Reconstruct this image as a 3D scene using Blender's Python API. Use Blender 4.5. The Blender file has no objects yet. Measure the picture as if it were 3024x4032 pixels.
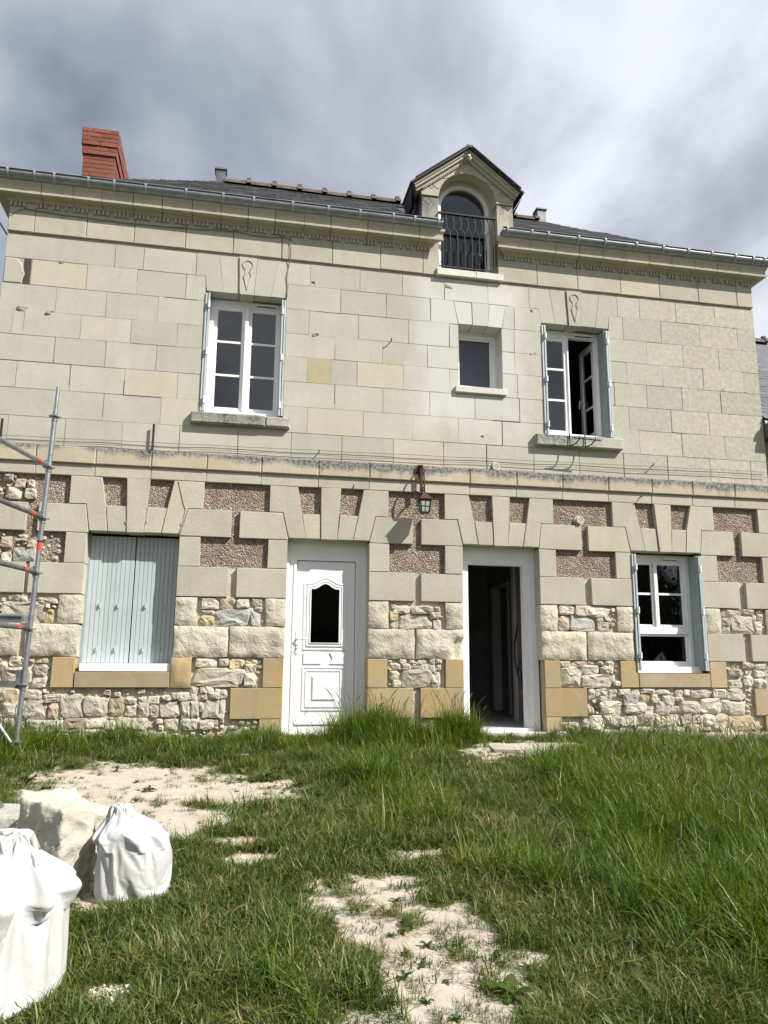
import bpy, bmesh, math, random
import numpy as np
from mathutils import Vector, Matrix, noise
random.seed(7)
rng = np.random.default_rng(11)
SC = bpy.context.scene
COL = SC.collection
R = math.radians

# ---------------------------------------------------------------- camera
CAM = Vector((0.0, -9.2, 0.90))
YAW, PIT, ROL = 0.192709, 0.192718, 0.006939
fwd = Vector((math.sin(YAW)*math.cos(PIT), math.cos(YAW)*math.cos(PIT), math.sin(PIT)))
r0 = Vector((math.cos(YAW), -math.sin(YAW), 0))
u0 = r0.cross(fwd)
rr = r0*math.cos(ROL) + u0*math.sin(ROL)
uu = -r0*math.sin(ROL) + u0*math.cos(ROL)
cd = bpy.data.cameras.new('camera'); cam = bpy.data.objects.new('camera', cd); COL.objects.link(cam)
m = Matrix((rr, uu, -fwd)).transposed().to_4x4(); m.translation = CAM
cam.matrix_world = m
cd.sensor_fit = 'HORIZONTAL'; cd.sensor_width = 36.0; cd.lens = 3019.1/3024*36
cd.clip_start = 0.05; cd.clip_end = 2000
SC.camera = cam

# ---------------------------------------------------------------- sun, sky, exposure
SUNV = Vector((1.36, -1.0, 1.62)).normalized()      # towards the sun
ELEV = math.asin(SUNV.z); AZ = math.atan2(SUNV.x, SUNV.y)
sl = bpy.data.lights.new('sun', 'SUN'); sun = bpy.data.objects.new('sun', sl); COL.objects.link(sun)
sl.energy = 4.6; sl.angle = R(0.53); sl.color = (1.0, 0.965, 0.90)
sun.rotation_euler = (-SUNV).to_track_quat('-Z', 'Y').to_euler(); sun.location = (6, -8, 14)
W_ = bpy.data.worlds.new('World'); SC.world = W_; W_.use_nodes = True
nt = W_.node_tree; nt.nodes.clear()
def wn(t, **k):
    n = nt.nodes.new(t)
    for a, b in k.items(): setattr(n, a, b)
    return n
L = nt.links.new
tc = wn('ShaderNodeTexCoord')
sx = wn('ShaderNodeSeparateXYZ'); L(tc.outputs['Generated'], sx.inputs[0])
zz = wn('ShaderNodeMath', operation='MAXIMUM'); L(sx.outputs['Z'], zz.inputs[0]); zz.inputs[1].default_value = 0.0
za = wn('ShaderNodeMath', operation='ADD'); L(zz.outputs[0], za.inputs[0]); za.inputs[1].default_value = 0.55
dx = wn('ShaderNodeMath', operation='DIVIDE'); L(sx.outputs['X'], dx.inputs[0]); L(za.outputs[0], dx.inputs[1])
dy = wn('ShaderNodeMath', operation='DIVIDE'); L(sx.outputs['Y'], dy.inputs[0]); L(za.outputs[0], dy.inputs[1])
cx = wn('ShaderNodeCombineXYZ'); L(dx.outputs[0], cx.inputs[0]); L(dy.outputs[0], cx.inputs[1]); cx.inputs[2].default_value = 4.7
n1 = wn('ShaderNodeTexNoise'); n1.inputs['Scale'].default_value = 2.7; n1.inputs['Detail'].default_value = 6; n1.inputs['Roughness'].default_value = 0.52; n1.inputs['Distortion'].default_value = 0.25
mp = wn('ShaderNodeMapping'); mp.inputs['Location'].default_value = (0.3, 0.9, 0); mp.inputs['Scale'].default_value = (1.0, 0.75, 1); L(cx.outputs[0], mp.inputs[0]); L(mp.outputs[0], n1.inputs['Vector'])
n2 = wn('ShaderNodeTexNoise'); n2.inputs['Scale'].default_value = 0.8; n2.inputs['Detail'].default_value = 2; L(mp.outputs[0], n2.inputs['Vector'])
mixn = wn('ShaderNodeMath', operation='MULTIPLY_ADD'); L(n2.outputs[0], mixn.inputs[0]); mixn.inputs[1].default_value = 0.65
hs = wn('ShaderNodeMath', operation='MULTIPLY'); L(n1.outputs[0], hs.inputs[0]); hs.inputs[1].default_value = 1.0; L(hs.outputs[0], mixn.inputs[2])
cr = wn('ShaderNodeValToRGB'); L(mixn.outputs[0], cr.inputs[0])
e = cr.color_ramp.elements
CLK = 1.0
def ck(*c): return tuple(x*CLK for x in c) + (1,)
e[0].position = 0.60; e[0].color = ck(.215, .25, .31)
e[1].position = 1.02; e[1].color = ck(.93, .97, 1.06)
q = e.new(0.71); q.color = ck(.345, .38, .455)
q = e.new(0.80); q.color = ck(.50, .525, .605)
q = e.new(0.89); q.color = ck(.74, .77, .85)
bgc = wn('ShaderNodeBackground'); L(cr.outputs[0], bgc.inputs[0]); bgc.inputs[1].default_value = 0.68
sky = wn('ShaderNodeTexSky', sky_type='NISHITA'); sky.sun_disc = False; sky.sun_elevation = ELEV; sky.sun_rotation = AZ
bgs = wn('ShaderNodeBackground'); L(sky.outputs[0], bgs.inputs[0]); bgs.inputs[1].default_value = 0.07
cov = wn('ShaderNodeMapRange'); L(mixn.outputs[0], cov.inputs[0]); cov.inputs[1].default_value = 0.50; cov.inputs[2].default_value = 0.66; cov.inputs[3].default_value = 0.55; cov.inputs[4].default_value = 0.97
mx = wn('ShaderNodeMixShader'); L(cov.outputs[0], mx.inputs[0]); L(bgs.outputs[0], mx.inputs[1]); L(bgc.outputs[0], mx.inputs[2])
wo = wn('ShaderNodeOutputWorld'); L(mx.outputs[0], wo.inputs[0])
vs = SC.view_settings; vs.view_transform = 'Standard'; vs.look = 'None'; vs.gamma = 1; vs.use_curve_mapping = False
vs.exposure = 0.76

# ---------------------------------------------------------------- materials
def newmat(name):
    mt = bpy.data.materials.new(name); mt.use_nodes = True
    return mt, mt.node_tree, mt.node_tree.nodes['Principled BSDF']
class NB:
    def __init__(s, t): s.t = t
    def n(s, typ, ins=None, **k):
        nd = s.t.nodes.new(typ)
        for a, b in k.items(): setattr(nd, a, b)
        for a, b in (ins or {}).items():
            if isinstance(b, bpy.types.NodeSocket): s.t.links.new(b, nd.inputs[a])
            else: nd.inputs[a].default_value = b
        return nd
    def co(s): return s.n('ShaderNodeTexCoord').outputs['Object']
    def noise(s, sc, det=3, rough=.55, vec=None, dist=0): return s.n('ShaderNodeTexNoise', {'Vector': vec or s.co(), 'Scale': sc, 'Detail': det, 'Roughness': rough, 'Distortion': dist}).outputs[0]
    def vor(s, sc, out='Distance', vec=None, feat='F1'): return s.n('ShaderNodeTexVoronoi', {'Vector': vec or s.co(), 'Scale': sc}, feature=feat).outputs[out]
    def math(s, op, a, b=0.0, c=None):
        d = {0: a, 1: b}
        if c is not None: d[2] = c
        return s.n('ShaderNodeMath', d, operation=op).outputs[0]
    def mr(s, v, a, b, c=0.0, d=1.0): return s.n('ShaderNodeMapRange', {0: v, 1: a, 2: b, 3: c, 4: d}).outputs[0]
    def mix(s, f, a, b, bt='MIX'):
        nd = s.n('ShaderNodeMix', data_type='RGBA', blend_type=bt)
        for i, v in ((0, f), (6, a), (7, b)):
            if isinstance(v, bpy.types.NodeSocket): s.t.links.new(v, nd.inputs[i])
            else: nd.inputs[i].default_value = v if i == 0 else tuple(v)+((1,) if len(v) == 3 else ())
        return nd.outputs[2]
    def bump(s, h, st, dist=.01, nrm=None):
        d = {'Height': h, 'Strength': st, 'Distance': dist}
        if nrm: d['Normal'] = nrm
        return s.n('ShaderNodeBump', d).outputs[0]
    def rnd(s): return s.n('ShaderNodeObjectInfo').outputs['Random']
    def gray(s, v): return s.n('ShaderNodeCombineColor', {0: v, 1: v, 2: v}).outputs[0]

def stone(name, ca, cb, spread=.16, bump=.35, bscale=45, bdist=.004, mottle=False, weather=None, wx=0.0, pits=.0, rough_bump=0.0, fresh=False, warm=True):
    mt, t, P = newmat(name); b = NB(t)
    c = b.mix(b.mr(b.noise(2.3, 5), .35, .65), ca, cb)
    c = b.mix(b.mr(b.noise(14, 4, .65), .52, .78, 0, .38), c, tuple(x*.70 for x in ca))
    c = b.mix(b.mr(b.noise(9, 3, .6, dist=.6), .6, .75, 0, .35), c, (.50, .475, .40))
    if warm:
        c = b.mix(b.mr(b.rnd(), .90, 1.0, 0, .22), c, (.50, .41, .26))
    sk = b.n('ShaderNodeMapping', {'Vector': b.co(), 'Scale': (5.5, 5.5, .55)}).outputs[0]
    c = b.mix(b.mr(b.noise(1.0, 5, .65, vec=sk), .54, .72, 0, .30), c, tuple(x*.66 for x in ca))
    if mottle:
        xs = b.n('ShaderNodeSeparateXYZ', {0: b.co()}).outputs
        mk = b.mr(xs[0], 4.4, 6.2)
        sp = b.mr(b.noise(17, 3, .6), .42, .62, 0, 1)
        cc = b.mix(sp, (.36, .335, .27), (.50, .475, .39))
        c = b.mix(b.math('MULTIPLY', mk, .62), c, cc)
    if fresh:
        xs = b.n('ShaderNodeSeparateXYZ', {0: b.co()}).outputs
        dxx = b.math('ABSOLUTE', b.math('SUBTRACT', xs[0], 2.95))
        dzz = b.math('ABSOLUTE', b.math('SUBTRACT', xs[2], 4.95))
        dd = b.math('MAXIMUM', dxx, b.math('MULTIPLY', dzz, .68))
        dd = b.math('ADD', dd, b.math('MULTIPLY', b.noise(3.2, 4, .6), .55))
        fm = b.mr(dd, 1.16, .80, 0, .8)
        c = b.mix(fm, c, (.575, .57, .525))
    if weather:
        xs = b.n('ShaderNodeSeparateXYZ', {0: b.co()}).outputs
        z0, z1 = weather
        st = b.n('ShaderNodeMapping', {'Vector': b.co(), 'Scale': (7, 7, 1.6)}).outputs[0]
        nn = b.math('ADD', b.math('MULTIPLY', b.noise(1.0, 5, .7, vec=st), .9), b.math('MULTIPLY', b.noise(1.3, 2), .9))
        wz = b.mr(xs[2], z0, z1, -.35, .30)
        if wx: wz = b.math('ADD', wz, b.mr(xs[0], -.8, .9, 0, wx))
        wm = b.mr(b.math('ADD', nn, wz), .84, 1.10, 0, .9)
        c = b.mix(wm, c, b.mix(b.mr(b.noise(30, 4, .7), .4, .62), (.055, .055, .058), (.30, .30, .285)))
    k = b.mr(b.rnd(), 0, 1, 1-spread, 1+spread*.6)
    c = b.mix(1.0, c, b.gray(k), 'MULTIPLY')
    t.links.new(c, P.inputs['Base Color']); P.inputs['Roughness'].default_value = .92
    P.inputs['Specular IOR Level'].default_value = .2
    h = b.math('ADD', b.noise(bscale, 6, .65), b.math('MULTIPLY', b.noise(8, 3), .9))
    if pits: h = b.math('SUBTRACT', h, b.math('MULTIPLY', b.mr(b.vor(38), .18, .05), pits))
    nb = b.bump(h, bump, bdist)
    if rough_bump: nb = b.bump(b.noise(13, 5, .6, dist=.5), rough_bump, .035, nb)
    t.links.new(nb, P.inputs['Normal'])
    return mt
M = {}
M['tuf'] = stone('tuffeau', (.47, .45, .385), (.43, .405, .34), mottle=True, fresh=True, pits=.5, spread=.085, bump=.5)
M['tufl'] = stone('tuffeau_dressed', (.46, .435, .36), (.41, .38, .305), pits=.6, spread=.08, bump=.8)
M['rev'] = stone('tuffeau_reveal', (.44, .40, .31), (.40, .36, .27), spread=.06)
M['corn'] = stone('cornice_stone', (.475, .445, .355), (.44, .405, .32), spread=.06, bump=.3, warm=False)
M['string'] = stone('weathered_string', (.47, .425, .325), (.43, .375, .265), weather=(3.20, 3.35), wx=.24, bump=.6, spread=.06)
M['sill'] = stone('lichen_sill', (.43, .41, .35), (.36, .345, .295), weather=(3.45, 4.05), bump=.8, bdist=.008)
M['rough'] = stone('rough_tuffeau', (.52, .485, .385), (.46, .42, .325), bump=.7, bdist=.006, rough_bump=.75, warm=False, spread=.08)
M['ochre'] = stone('ochre_stone', (.455, .325, .155), (.375, .31, .20), bump=.6, warm=False, spread=.16, pits=.6)
M['sillo'] = stone('brown_sill', (.33, .25, .155), (.37, .32, .23), bump=.4, warm=False, spread=.12)
M['rub'] = [stone('rubble_pale', (.54, .50, .405), (.45, .41, .32), bump=.8, bdist=.006, rough_bump=.6, warm=True, spread=.20),
            stone('rubble_grey', (.41, .40, .36), (.35, .34, .305), bump=.7, bdist=.006, rough_bump=.5, warm=False, spread=.1),
            stone('rubble_ochre', (.46, .355, .21), (.45, .38, .26), bump=.7, bdist=.006, rough_bump=.5, warm=False, spread=.15),
            stone('rubble_pink', (.42, .33, .26), (.44, .37, .29), bump=.7, bdist=.006, rough_bump=.5, warm=False, spread=.15)]
M['white_slab'] = stone('new_white_stone', (.66, .635, .57), (.60, .575, .51), bump=.15, warm=False, spread=.05)
M['boulder'] = stone('boulder_stone', (.52, .495, .43), (.38, .34, .28), bump=.9, bdist=.007, rough_bump=.55, warm=False, spread=.05)

def simple(name, col, rough=.5, metal=0.0, bump=None, var=.08, vscale=6, spec=.5, rnd=0.0):
    mt, t, P = newmat(name); b = NB(t)
    c = b.mix(b.mr(b.noise(vscale, 4), .3, .7), tuple(x*(1-var) for x in col), tuple(min(1, x*(1+var)) for x in col))
    if rnd: c = b.mix(1.0, c, b.gray(b.mr(b.rnd(), 0, 1, 1-rnd, 1+rnd)), 'MULTIPLY')
    t.links.new(c, P.inputs['Base Color'])
    P.inputs['Roughness'].default_value = rough; P.inputs['Metallic'].default_value = metal; P.inputs['Specular IOR Level'].default_value = spec
    if bump: t.links.new(b.bump(b.noise(bump[0], 4, .6), bump[1], bump[2]), P.inputs['Normal'])
    return mt
M['mortar'] = simple('lime_mortar', (.40, .37, .31), .95, bump=(60, .6, .006), var=.25, vscale=5, spec=.1)
M['mortar2'] = simple('rubble_mortar', (.50, .45, .365), .95, bump=(45, .9, .012), var=.18, vscale=7, spec=.1)
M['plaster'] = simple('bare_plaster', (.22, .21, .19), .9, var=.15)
M['floor_in'] = simple('screed_floor', (.30, .30, .30), .8, var=.15)
M['white'] = simple('white_frame', (.80, .80, .80), .28, var=.02)
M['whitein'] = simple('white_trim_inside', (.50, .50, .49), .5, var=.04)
M['shut'] = simple('blue_grey_shutter', (.42, .47, .475), .55, bump=(30, .1, .002), var=.05, vscale=3, rnd=.05)
M['shutd'] = simple('shutter_shaded', (.27, .315, .32), .6, var=.08)  # darkened copy of the shutter colour, shade painted in
M['zinc'] = simple('zinc_gutter', (.27, .295, .315), .38, .45, bump=(14, .15, .004), var=.18, vscale=9)
M['galv'] = simple('galvanised_tube', (.32, .34, .36), .42, .8, bump=(40, .12, .002), var=.2, vscale=14)
M['galvd'] = simple('dull_steel_tube', (.16, .165, .17), .55, .6, bump=(40, .25, .003), var=.35, vscale=12)
M['red'] = simple('red_band', (.72, .05, .03), .5, var=.1)
M['black'] = simple('black_iron', (.012, .012, .014), .45, .3, var=.3)
M['rust'] = simple('rusty_iron', (.055, .022, .018), .7, .2, bump=(50, .4, .003), var=.4, vscale=20)
M['darkroof'] = simple('dark_slate_edge', (.028, .029, .033), .6, var=.3)
M['slate'] = simple('roof_slate', (.032, .032, .034), .7, bump=(30, .5, .004), var=.35, vscale=5, spec=.25, rnd=.75)
M['slate2'] = simple('neighbour_slate', (.095, .097, .108), .7, bump=(30, .35, .004), var=.25, vscale=5, rnd=.2)
M['clay'] = simple('clay_ridge', (.098, .072, .058), .85, bump=(25, .7, .008), var=.45, vscale=12, rnd=.25)
M['brick'] = simple('chimney_brick', (.215, .068, .045), .85, bump=(60, .5, .004), var=.2, vscale=12, rnd=.18)
M['brickm'] = simple('brick_mortar', (.20, .115, .09), .95, bump=(80, .5, .004), var=.25)
M['pvc'] = simple('grey_pvc', (.20, .205, .21), .5)
M['dark'] = simple('dark_hole', (.01, .01, .01), .9)
M['blue'] = simple('blue_tube', (.02, .05, .26), .4)
M['orange'] = simple('orange_tube', (.30, .12, .05), .5)
M['cable'] = simple('black_cable', (.02, .02, .022), .6)
M['wire'] = simple('pale_brown_wire', (.20, .17, .13), .6)
M['lampglass'] = simple('frosted_lantern_glass', (.42, .43, .40), .25)
M['beige'] = simple('cream_plastic', (.70, .66, .52), .5)
M['wood'] = simple('pale_stick', (.55, .50, .42), .8)
M['crate'] = simple('grey_concrete', (.36, .37, .38), .85, bump=(30, .4, .004), var=.15)
mt, t, P = newmat('roughcast'); b = NB(t)
v = b.vor(58, 'Color'); vd = b.vor(58)
c = b.mix(b.mr(b.n('ShaderNodeSeparateColor', {0: v}).outputs[0], 0, 1), (.20, .152, .12), (.41, .335, .27))
c = b.mix(b.mr(b.n('ShaderNodeSeparateColor', {0: v}).outputs[1], .78, 1), c, (.54, .47, .40))
c = b.mix(b.mr(b.noise(3.5, 4, .65), .40, .66, 0, .6), c, (.19, .145, .115)); c = b.mix(b.mr(b.noise(5, 4, .7, dist=1.0), .60, .70, 0, .7), c, (.36, .31, .255))
t.links.new(c, P.inputs['Base Color']); P.inputs['Roughness'].default_value = .95; P.inputs['Specular IOR Level'].default_value = .1
h = b.math('SUBTRACT', 1.0, b.math('POWER', vd, 1.2))
t.links.new(b.bump(b.math('ADD', h, b.math('MULTIPLY', b.noise(90, 3), .3)), 1.0, .022), P.inputs['Normal'])
M['cast'] = mt
mt, t, P = newmat('window_glass')
b = NB(t); gl = b.n('ShaderNodeBsdfGlossy', {'Roughness': .015, 'Color': (1, 1, 1, 1)}); tr = b.n('ShaderNodeBsdfTransparent', {'Color': (.62, .66, .66, 1)})
fr = b.n('ShaderNodeFresnel', {'IOR': 1.55}); f2 = b.math('MULTIPLY', fr.outputs[0], 1.25)
ms = b.n('ShaderNodeMixShader', {0: f2, 1: tr.outputs[0], 2: gl.outputs[0]})
t.links.new(ms.outputs[0], t.nodes['Material Output'].inputs[0]); M['glass'] = mt
mt, t, P = newmat('sack_weave'); b = NB(t)
c = b.mix(b.mr(b.noise(6, 5, .65, dist=.6), .38, .68), (.56, .56, .55), (.45, .445, .42))
t.links.new(c, P.inputs['Base Color']); P.inputs['Roughness'].default_value = .55
wv = b.math('ADD', b.n('ShaderNodeTexWave', {'Vector': b.co(), 'Scale': 140.0}, bands_direction='Z').outputs['Fac'], b.math('MULTIPLY', b.noise(9, 5, .6, dist=1.2), 4.0))
t.links.new(b.bump(wv, .35, .008), P.inputs['Normal'])
P.inputs['Subsurface Weight'].default_value = 0.0
M['sack'] = mt

# ---------------------------------------------------------------- helpers
WPOS = {}
def put(name, me, parent=None, loc=(0, 0, 0), rot=None):
    o = bpy.data.objects.new(name, me); COL.objects.link(o)
    o.location = loc
    if rot: o.rotation_euler = rot
    if parent is not None:
        o.parent = parent; o.matrix_parent_inverse = Matrix.Translation(-WPOS[parent.name])
    WPOS[o.name] = Vector(loc)
    return o
def thing(name, label, cat, loc=(0, 0, 0), group=None):
    o = put(name, None, None, loc); return tag(o, label, cat, group)
def tag(o, label, cat, group=None, kind=None):
    if label: o['label'] = label
    if cat: o['category'] = cat
    if group: o['group'] = group
    if kind: o['kind'] = kind
    return o
class MB:
    def __init__(s): s.v = []; s.f = []; s.m = []; s.s = []
    def add(s, vs, fs, mi=0, sm=False):
        o = len(s.v); s.v += [tuple(x) for x in vs]
        for f in fs: s.f.append(tuple(i+o for i in f)); s.m.append(mi); s.s.append(sm)
    def box(s, x0, x1, y0, y1, z0, z1, mi=0):
        s.add([(x0,y0,z0),(x1,y0,z0),(x1,y1,z0),(x0,y1,z0),(x0,y0,z1),(x1,y0,z1),(x1,y1,z1),(x0,y1,z1)],
              [(0,3,2,1),(4,5,6,7),(0,1,5,4),(1,2,6,5),(2,3,7,6),(3,0,4,7)], mi)
    def obox(s, c, ax, ay, az, mi=0):
        c, ax, ay, az = map(Vector, (c, ax, ay, az))
        V = [c-ax-ay-az, c+ax-ay-az, c+ax+ay-az, c-ax+ay-az, c-ax-ay+az, c+ax-ay+az, c+ax+ay+az, c-ax+ay+az]
        s.add(V, [(0,3,2,1),(4,5,6,7),(0,1,5,4),(1,2,6,5),(2,3,7,6),(3,0,4,7)], mi)
    def prism(s, poly, y0, y1, mi=0):      # poly in XZ, ccw seen from the street
        n = len(poly)
        V = [(p[0], y0, p[1]) for p in poly] + [(p[0], y1, p[1]) for p in poly]
        s.add(V, [tuple(range(n)), tuple(range(2*n-1, n-1, -1))] + [(i, i+n, (i+1) % n+n, (i+1) % n) for i in range(n)], mi)
    def tube(s, pts, r, n=8, mi=0, caps=True):
        pts = [Vector(p) for p in pts]; rs = r if isinstance(r, (list, tuple)) else [r]*len(pts)
        V = []
        for i, p in enumerate(pts):
            d = (pts[min(i+1, len(pts)-1)] - pts[max(i-1, 0)]).normalized()
            a = d.cross(Vector((0, 0, 1)))
            if a.length < .05: a = d.cross(Vector((1, 0, 0)))
            a.normalize(); bb = d.cross(a)
            V += [p + (a*math.cos(2*math.pi*k/n) + bb*math.sin(2*math.pi*k/n))*rs[i] for k in range(n)]
        F = [(i*n+k, i*n+(k+1) % n, (i+1)*n+(k+1) % n, (i+1)*n+k) for i in range(len(pts)-1) for k in range(n)]
        s.add(V, F, mi, True)
        if caps:
            o = len(V)
            s.add(V[:n], [tuple(range(n-1, -1, -1))], mi); s.add(V[-n:], [tuple(range(n))], mi)
    def mesh(s, name, mats):
        me = bpy.data.meshes.new(name); me.from_pydata(s.v, [], s.f)
        for mt in (mats if isinstance(mats, (list, tuple)) else [mats]): me.materials.append(mt)
        me.polygons.foreach_set('material_index', s.m); me.polygons.foreach_set('use_smooth', s.s); me.update()
        return me
    def build(s, name, mats, parent=None, kind=None, loc=(0, 0, 0)):
        o = put(name, s.mesh(name, mats), parent, loc)
        if kind: o['kind'] = kind
        return o
def boxo(name, mat, parent, *a): b = MB(); b.box(*a); return b.build(name, mat, parent)
def rect(x0, x1, z0, z1): return [(x0, z0), (x1, z0), (x1, z1), (x0, z1)]
def shrink(P, d):
    n = len(P); out = []
    for i in range(n):
        p0, p1, p2 = P[i-1], P[i], P[(i+1) % n]
        def off(a, b):
            ex, ez = b[0]-a[0], b[1]-a[1]; l = math.hypot(ex, ez) or 1
            nx, nz = -ez/l, ex/l
            return (a[0]+nx*d, a[1]+nz*d), (ex/l, ez/l)
        a, da = off(p0, p1); c, dc = off(p1, p2)
        det = da[0]*dc[1]-da[1]*dc[0]
        if abs(det) < 1e-6: out.append(c); continue
        tt = ((c[0]-a[0])*dc[1]-(c[1]-a[1])*dc[0])/det
        out.append((a[0]+da[0]*tt, a[1]+da[1]*tt))
    return out
def block(name, P, mat, parent, yf=0.0, yb=.06, ch=.005, gap=.003, jit=.0025):
    if isinstance(P[0], (int, float)): P = rect(*P)
    yf += random.uniform(-jit, jit)
    A = shrink(P, gap*random.uniform(.6, 1.5)); B = shrink(A, ch)
    A = [(x+random.uniform(-.0025, .0025), z+random.uniform(-.0025, .0025)) for x, z in A]
    B = [(x+random.uniform(-.0025, .0025), z+random.uniform(-.0025, .0025)) for x, z in B]
    n = len(A); V = [(x, yb, z) for x, z in A]+[(x, yf+ch, z) for x, z in A]+[(x, yf, z) for x, z in B]
    F = [tuple(range(2*n, 3*n))]+[(k*n+i, k*n+(i+1) % n, (k+1)*n+(i+1) % n, (k+1)*n+i) for k in (0, 1) for i in range(n)]
    b = MB(); b.add(V, [f for f in F]); return b.build(name, mat, parent)
def rough_block(name, x0, x1, z0, z1, mat, parent, yf=-.012, yb=.24, amp=.024, chip=None):
    nx = max(5, int((x1-x0)/.045)); nz = max(5, int((z1-z0)/.045)); sd = random.random()*50
    g = .004; V = []; F = []
    for j in range(nz+1):
        for i in range(nx+1):
            u, w = i/nx, j/nz
            x = x0+g+(x1-x0-2*g)*u; z = z0+g+(z1-z0-2*g)*w
            e = min(u*(x1-x0), (1-u)*(x1-x0), w*(z1-z0), (1-w)*(z1-z0))
            k = min(1, e/.05)
            nn = noise.fractal(Vector((x*7+sd, z*7, 3)), .7, 2.1, 4)
            y = yf - amp*nn*(.35+.65*k) + .022*(1-k)**2
            ex = .012*noise.noise(Vector((x*9, z*9, sd)))*(1-k); 
            if chip:
                for (qx, qz, qr, qd) in chip:
                    d = math.hypot(x-qx, z-qz)
                    if d < qr: y += qd*min(1, (1-d/qr)*2.5)
            V.append((x+ex, y, z+.012*noise.noise(Vector((x*9, z*9, sd+9)))*(1-k)))
    for j in range(nz):
        for i in range(nx):
            a = j*(nx+1)+i; F.append((a, a+1, a+nx+2, a+nx+1))
    ring = [i for i in range(nx+1)]+[(j+1)*(nx+1)+nx for j in range(nz)]+[nz*(nx+1)+nx-1-i for i in range(nx)]+[(nz-1-j)*(nx+1) for j in range(nz-1)]
    b = MB(); b.add(V, F, 0, True)
    n = len(ring); b.add([V[i] for i in ring]+[(V[i][0], yb, V[i][2]) for i in ring], [(i, i+n, (i+1) % n+n, (i+1) % n) for i in range(n)])
    return b.build(name, mat, parent)
def rubble(cx, cz, w, h, col, parent, name='rubble_stone', base=.062, pro=None, mesh_only=None):
    n = 14 if w*h > .006 else 10; sd = random.random()*90; pro = pro if pro is not None else random.uniform(.040, .066)
    V = []; levels = [(base, 1.0), (base-pro*.45, 1.03), (base-pro*.86, .93), (base-pro, .62), (base-pro*1.03, .28)]
    tilt = random.uniform(-.15, .15); k0 = random.uniform(0, 6); sl = (random.uniform(-.12, .12), random.uniform(-.16, .10))
    exr = random.choice([2/5., 2/4., 2/7.])
    for li, (y, sc) in enumerate(levels):
        for k in range(n):
            a = 2*math.pi*k/n+.1; ca, sa = math.cos(a), math.sin(a)
            px = math.copysign(abs(ca)**exr, ca)*w/2; pz = math.copysign(abs(sa)**exr, sa)*h/2
            jj = 1+.22*noise.noise(Vector((ca*2.1+sd, sa*2.1, 1)))
            px, pz = px*sc*jj, pz*sc*jj
            q = Vector((px*11+sd, pz*11, k0))
            yy = y+(sl[0]*px+sl[1]*pz+.022*noise.noise(q)+.011*noise.noise(q*2.7))*(li > 0)*min(1, li*.6)
            V.append((cx+px+tilt*pz*.5+.006*noise.noise(q*2)*(li > 1), yy, cz+pz+tilt*px*.35+.006*noise.noise(q*2+Vector((9, 0, 0)))*(li > 1)))
    V.append((cx, base-pro*1.03+.012*noise.noise(Vector((sd, 2, 3))), cz))
    nl = len(levels)
    F = [(l*n+k, l*n+(k+1) % n, (l+1)*n+(k+1) % n, (l+1)*n+k) for l in range(nl-1) for k in range(n)]+[((nl-1)*n+k, (nl-1)*n+(k+1) % n, nl*n) for k in range(n)]
    if mesh_only is not None: mesh_only.add(V, F, 0, False); return
    b = MB(); b.add(V, F, 0, False)
    return b.build(name, M['rub'][col], parent)
def slab(name, x0, x1, z0, z1, holes, y0, y1, mats, parent, zmat=None):
    xs = sorted({x0, x1, *[h[0] for h in holes], *[h[1] for h in holes]}); zs = sorted({z0, z1, *[h[2] for h in holes], *[h[3] for h in holes], *([zmat] if zmat else [])})
    xs = [x for x in xs if x0 <= x <= x1]; zs = [z for z in zs if z0 <= z <= z1]
    def inh(i, j):
        if i < 0 or j < 0 or i >= len(xs)-1 or j >= len(zs)-1: return True
        cx, cz = (xs[i]+xs[i+1])/2, (zs[j]+zs[j+1])/2
        return any(h[0] < cx < h[1] and h[2] < cz < h[3] for h in holes)
    b = MB()
    for i in range(len(xs)-1):
        for j in range(len(zs)-1):
            if inh(i, j): continue
            a, c, d, f = xs[i], xs[i+1], zs[j], zs[j+1]; mi = 0 if (zmat is None or d < zmat-1e-6) else 1
            b.add([(a,y0,d),(c,y0,d),(c,y0,f),(a,y0,f)], [(0,1,2,3)], mi)
            b.add([(a,y1,d),(c,y1,d),(c,y1,f),(a,y1,f)], [(3,2,1,0)], 2)
            if inh(i-1, j): b.add([(a,y0,d),(a,y0,f),(a,y1,f),(a,y1,d)], [(0,1,2,3)], 2)
            if inh(i+1, j): b.add([(c,y0,d),(c,y1,d),(c,y1,f),(c,y0,f)], [(0,1,2,3)], 2)
            if inh(i, j-1): b.add([(a,y0,d),(a,y1,d),(c,y1,d),(c,y0,d)], [(0,1,2,3)], 2)
            if inh(i, j+1): b.add([(a,y0,f),(c,y0,f),(c,y1,f),(a,y1,f)], [(0,1,2,3)], 2)
    return b.build(name, mats, parent)
def gz(x, y):
    if y > 0: return 0.0
    return .06*max(y, -9.5) + .018*noise.noise(Vector((x*1.3, y*1.3, 0)))*min(1, -y*3)

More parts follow.
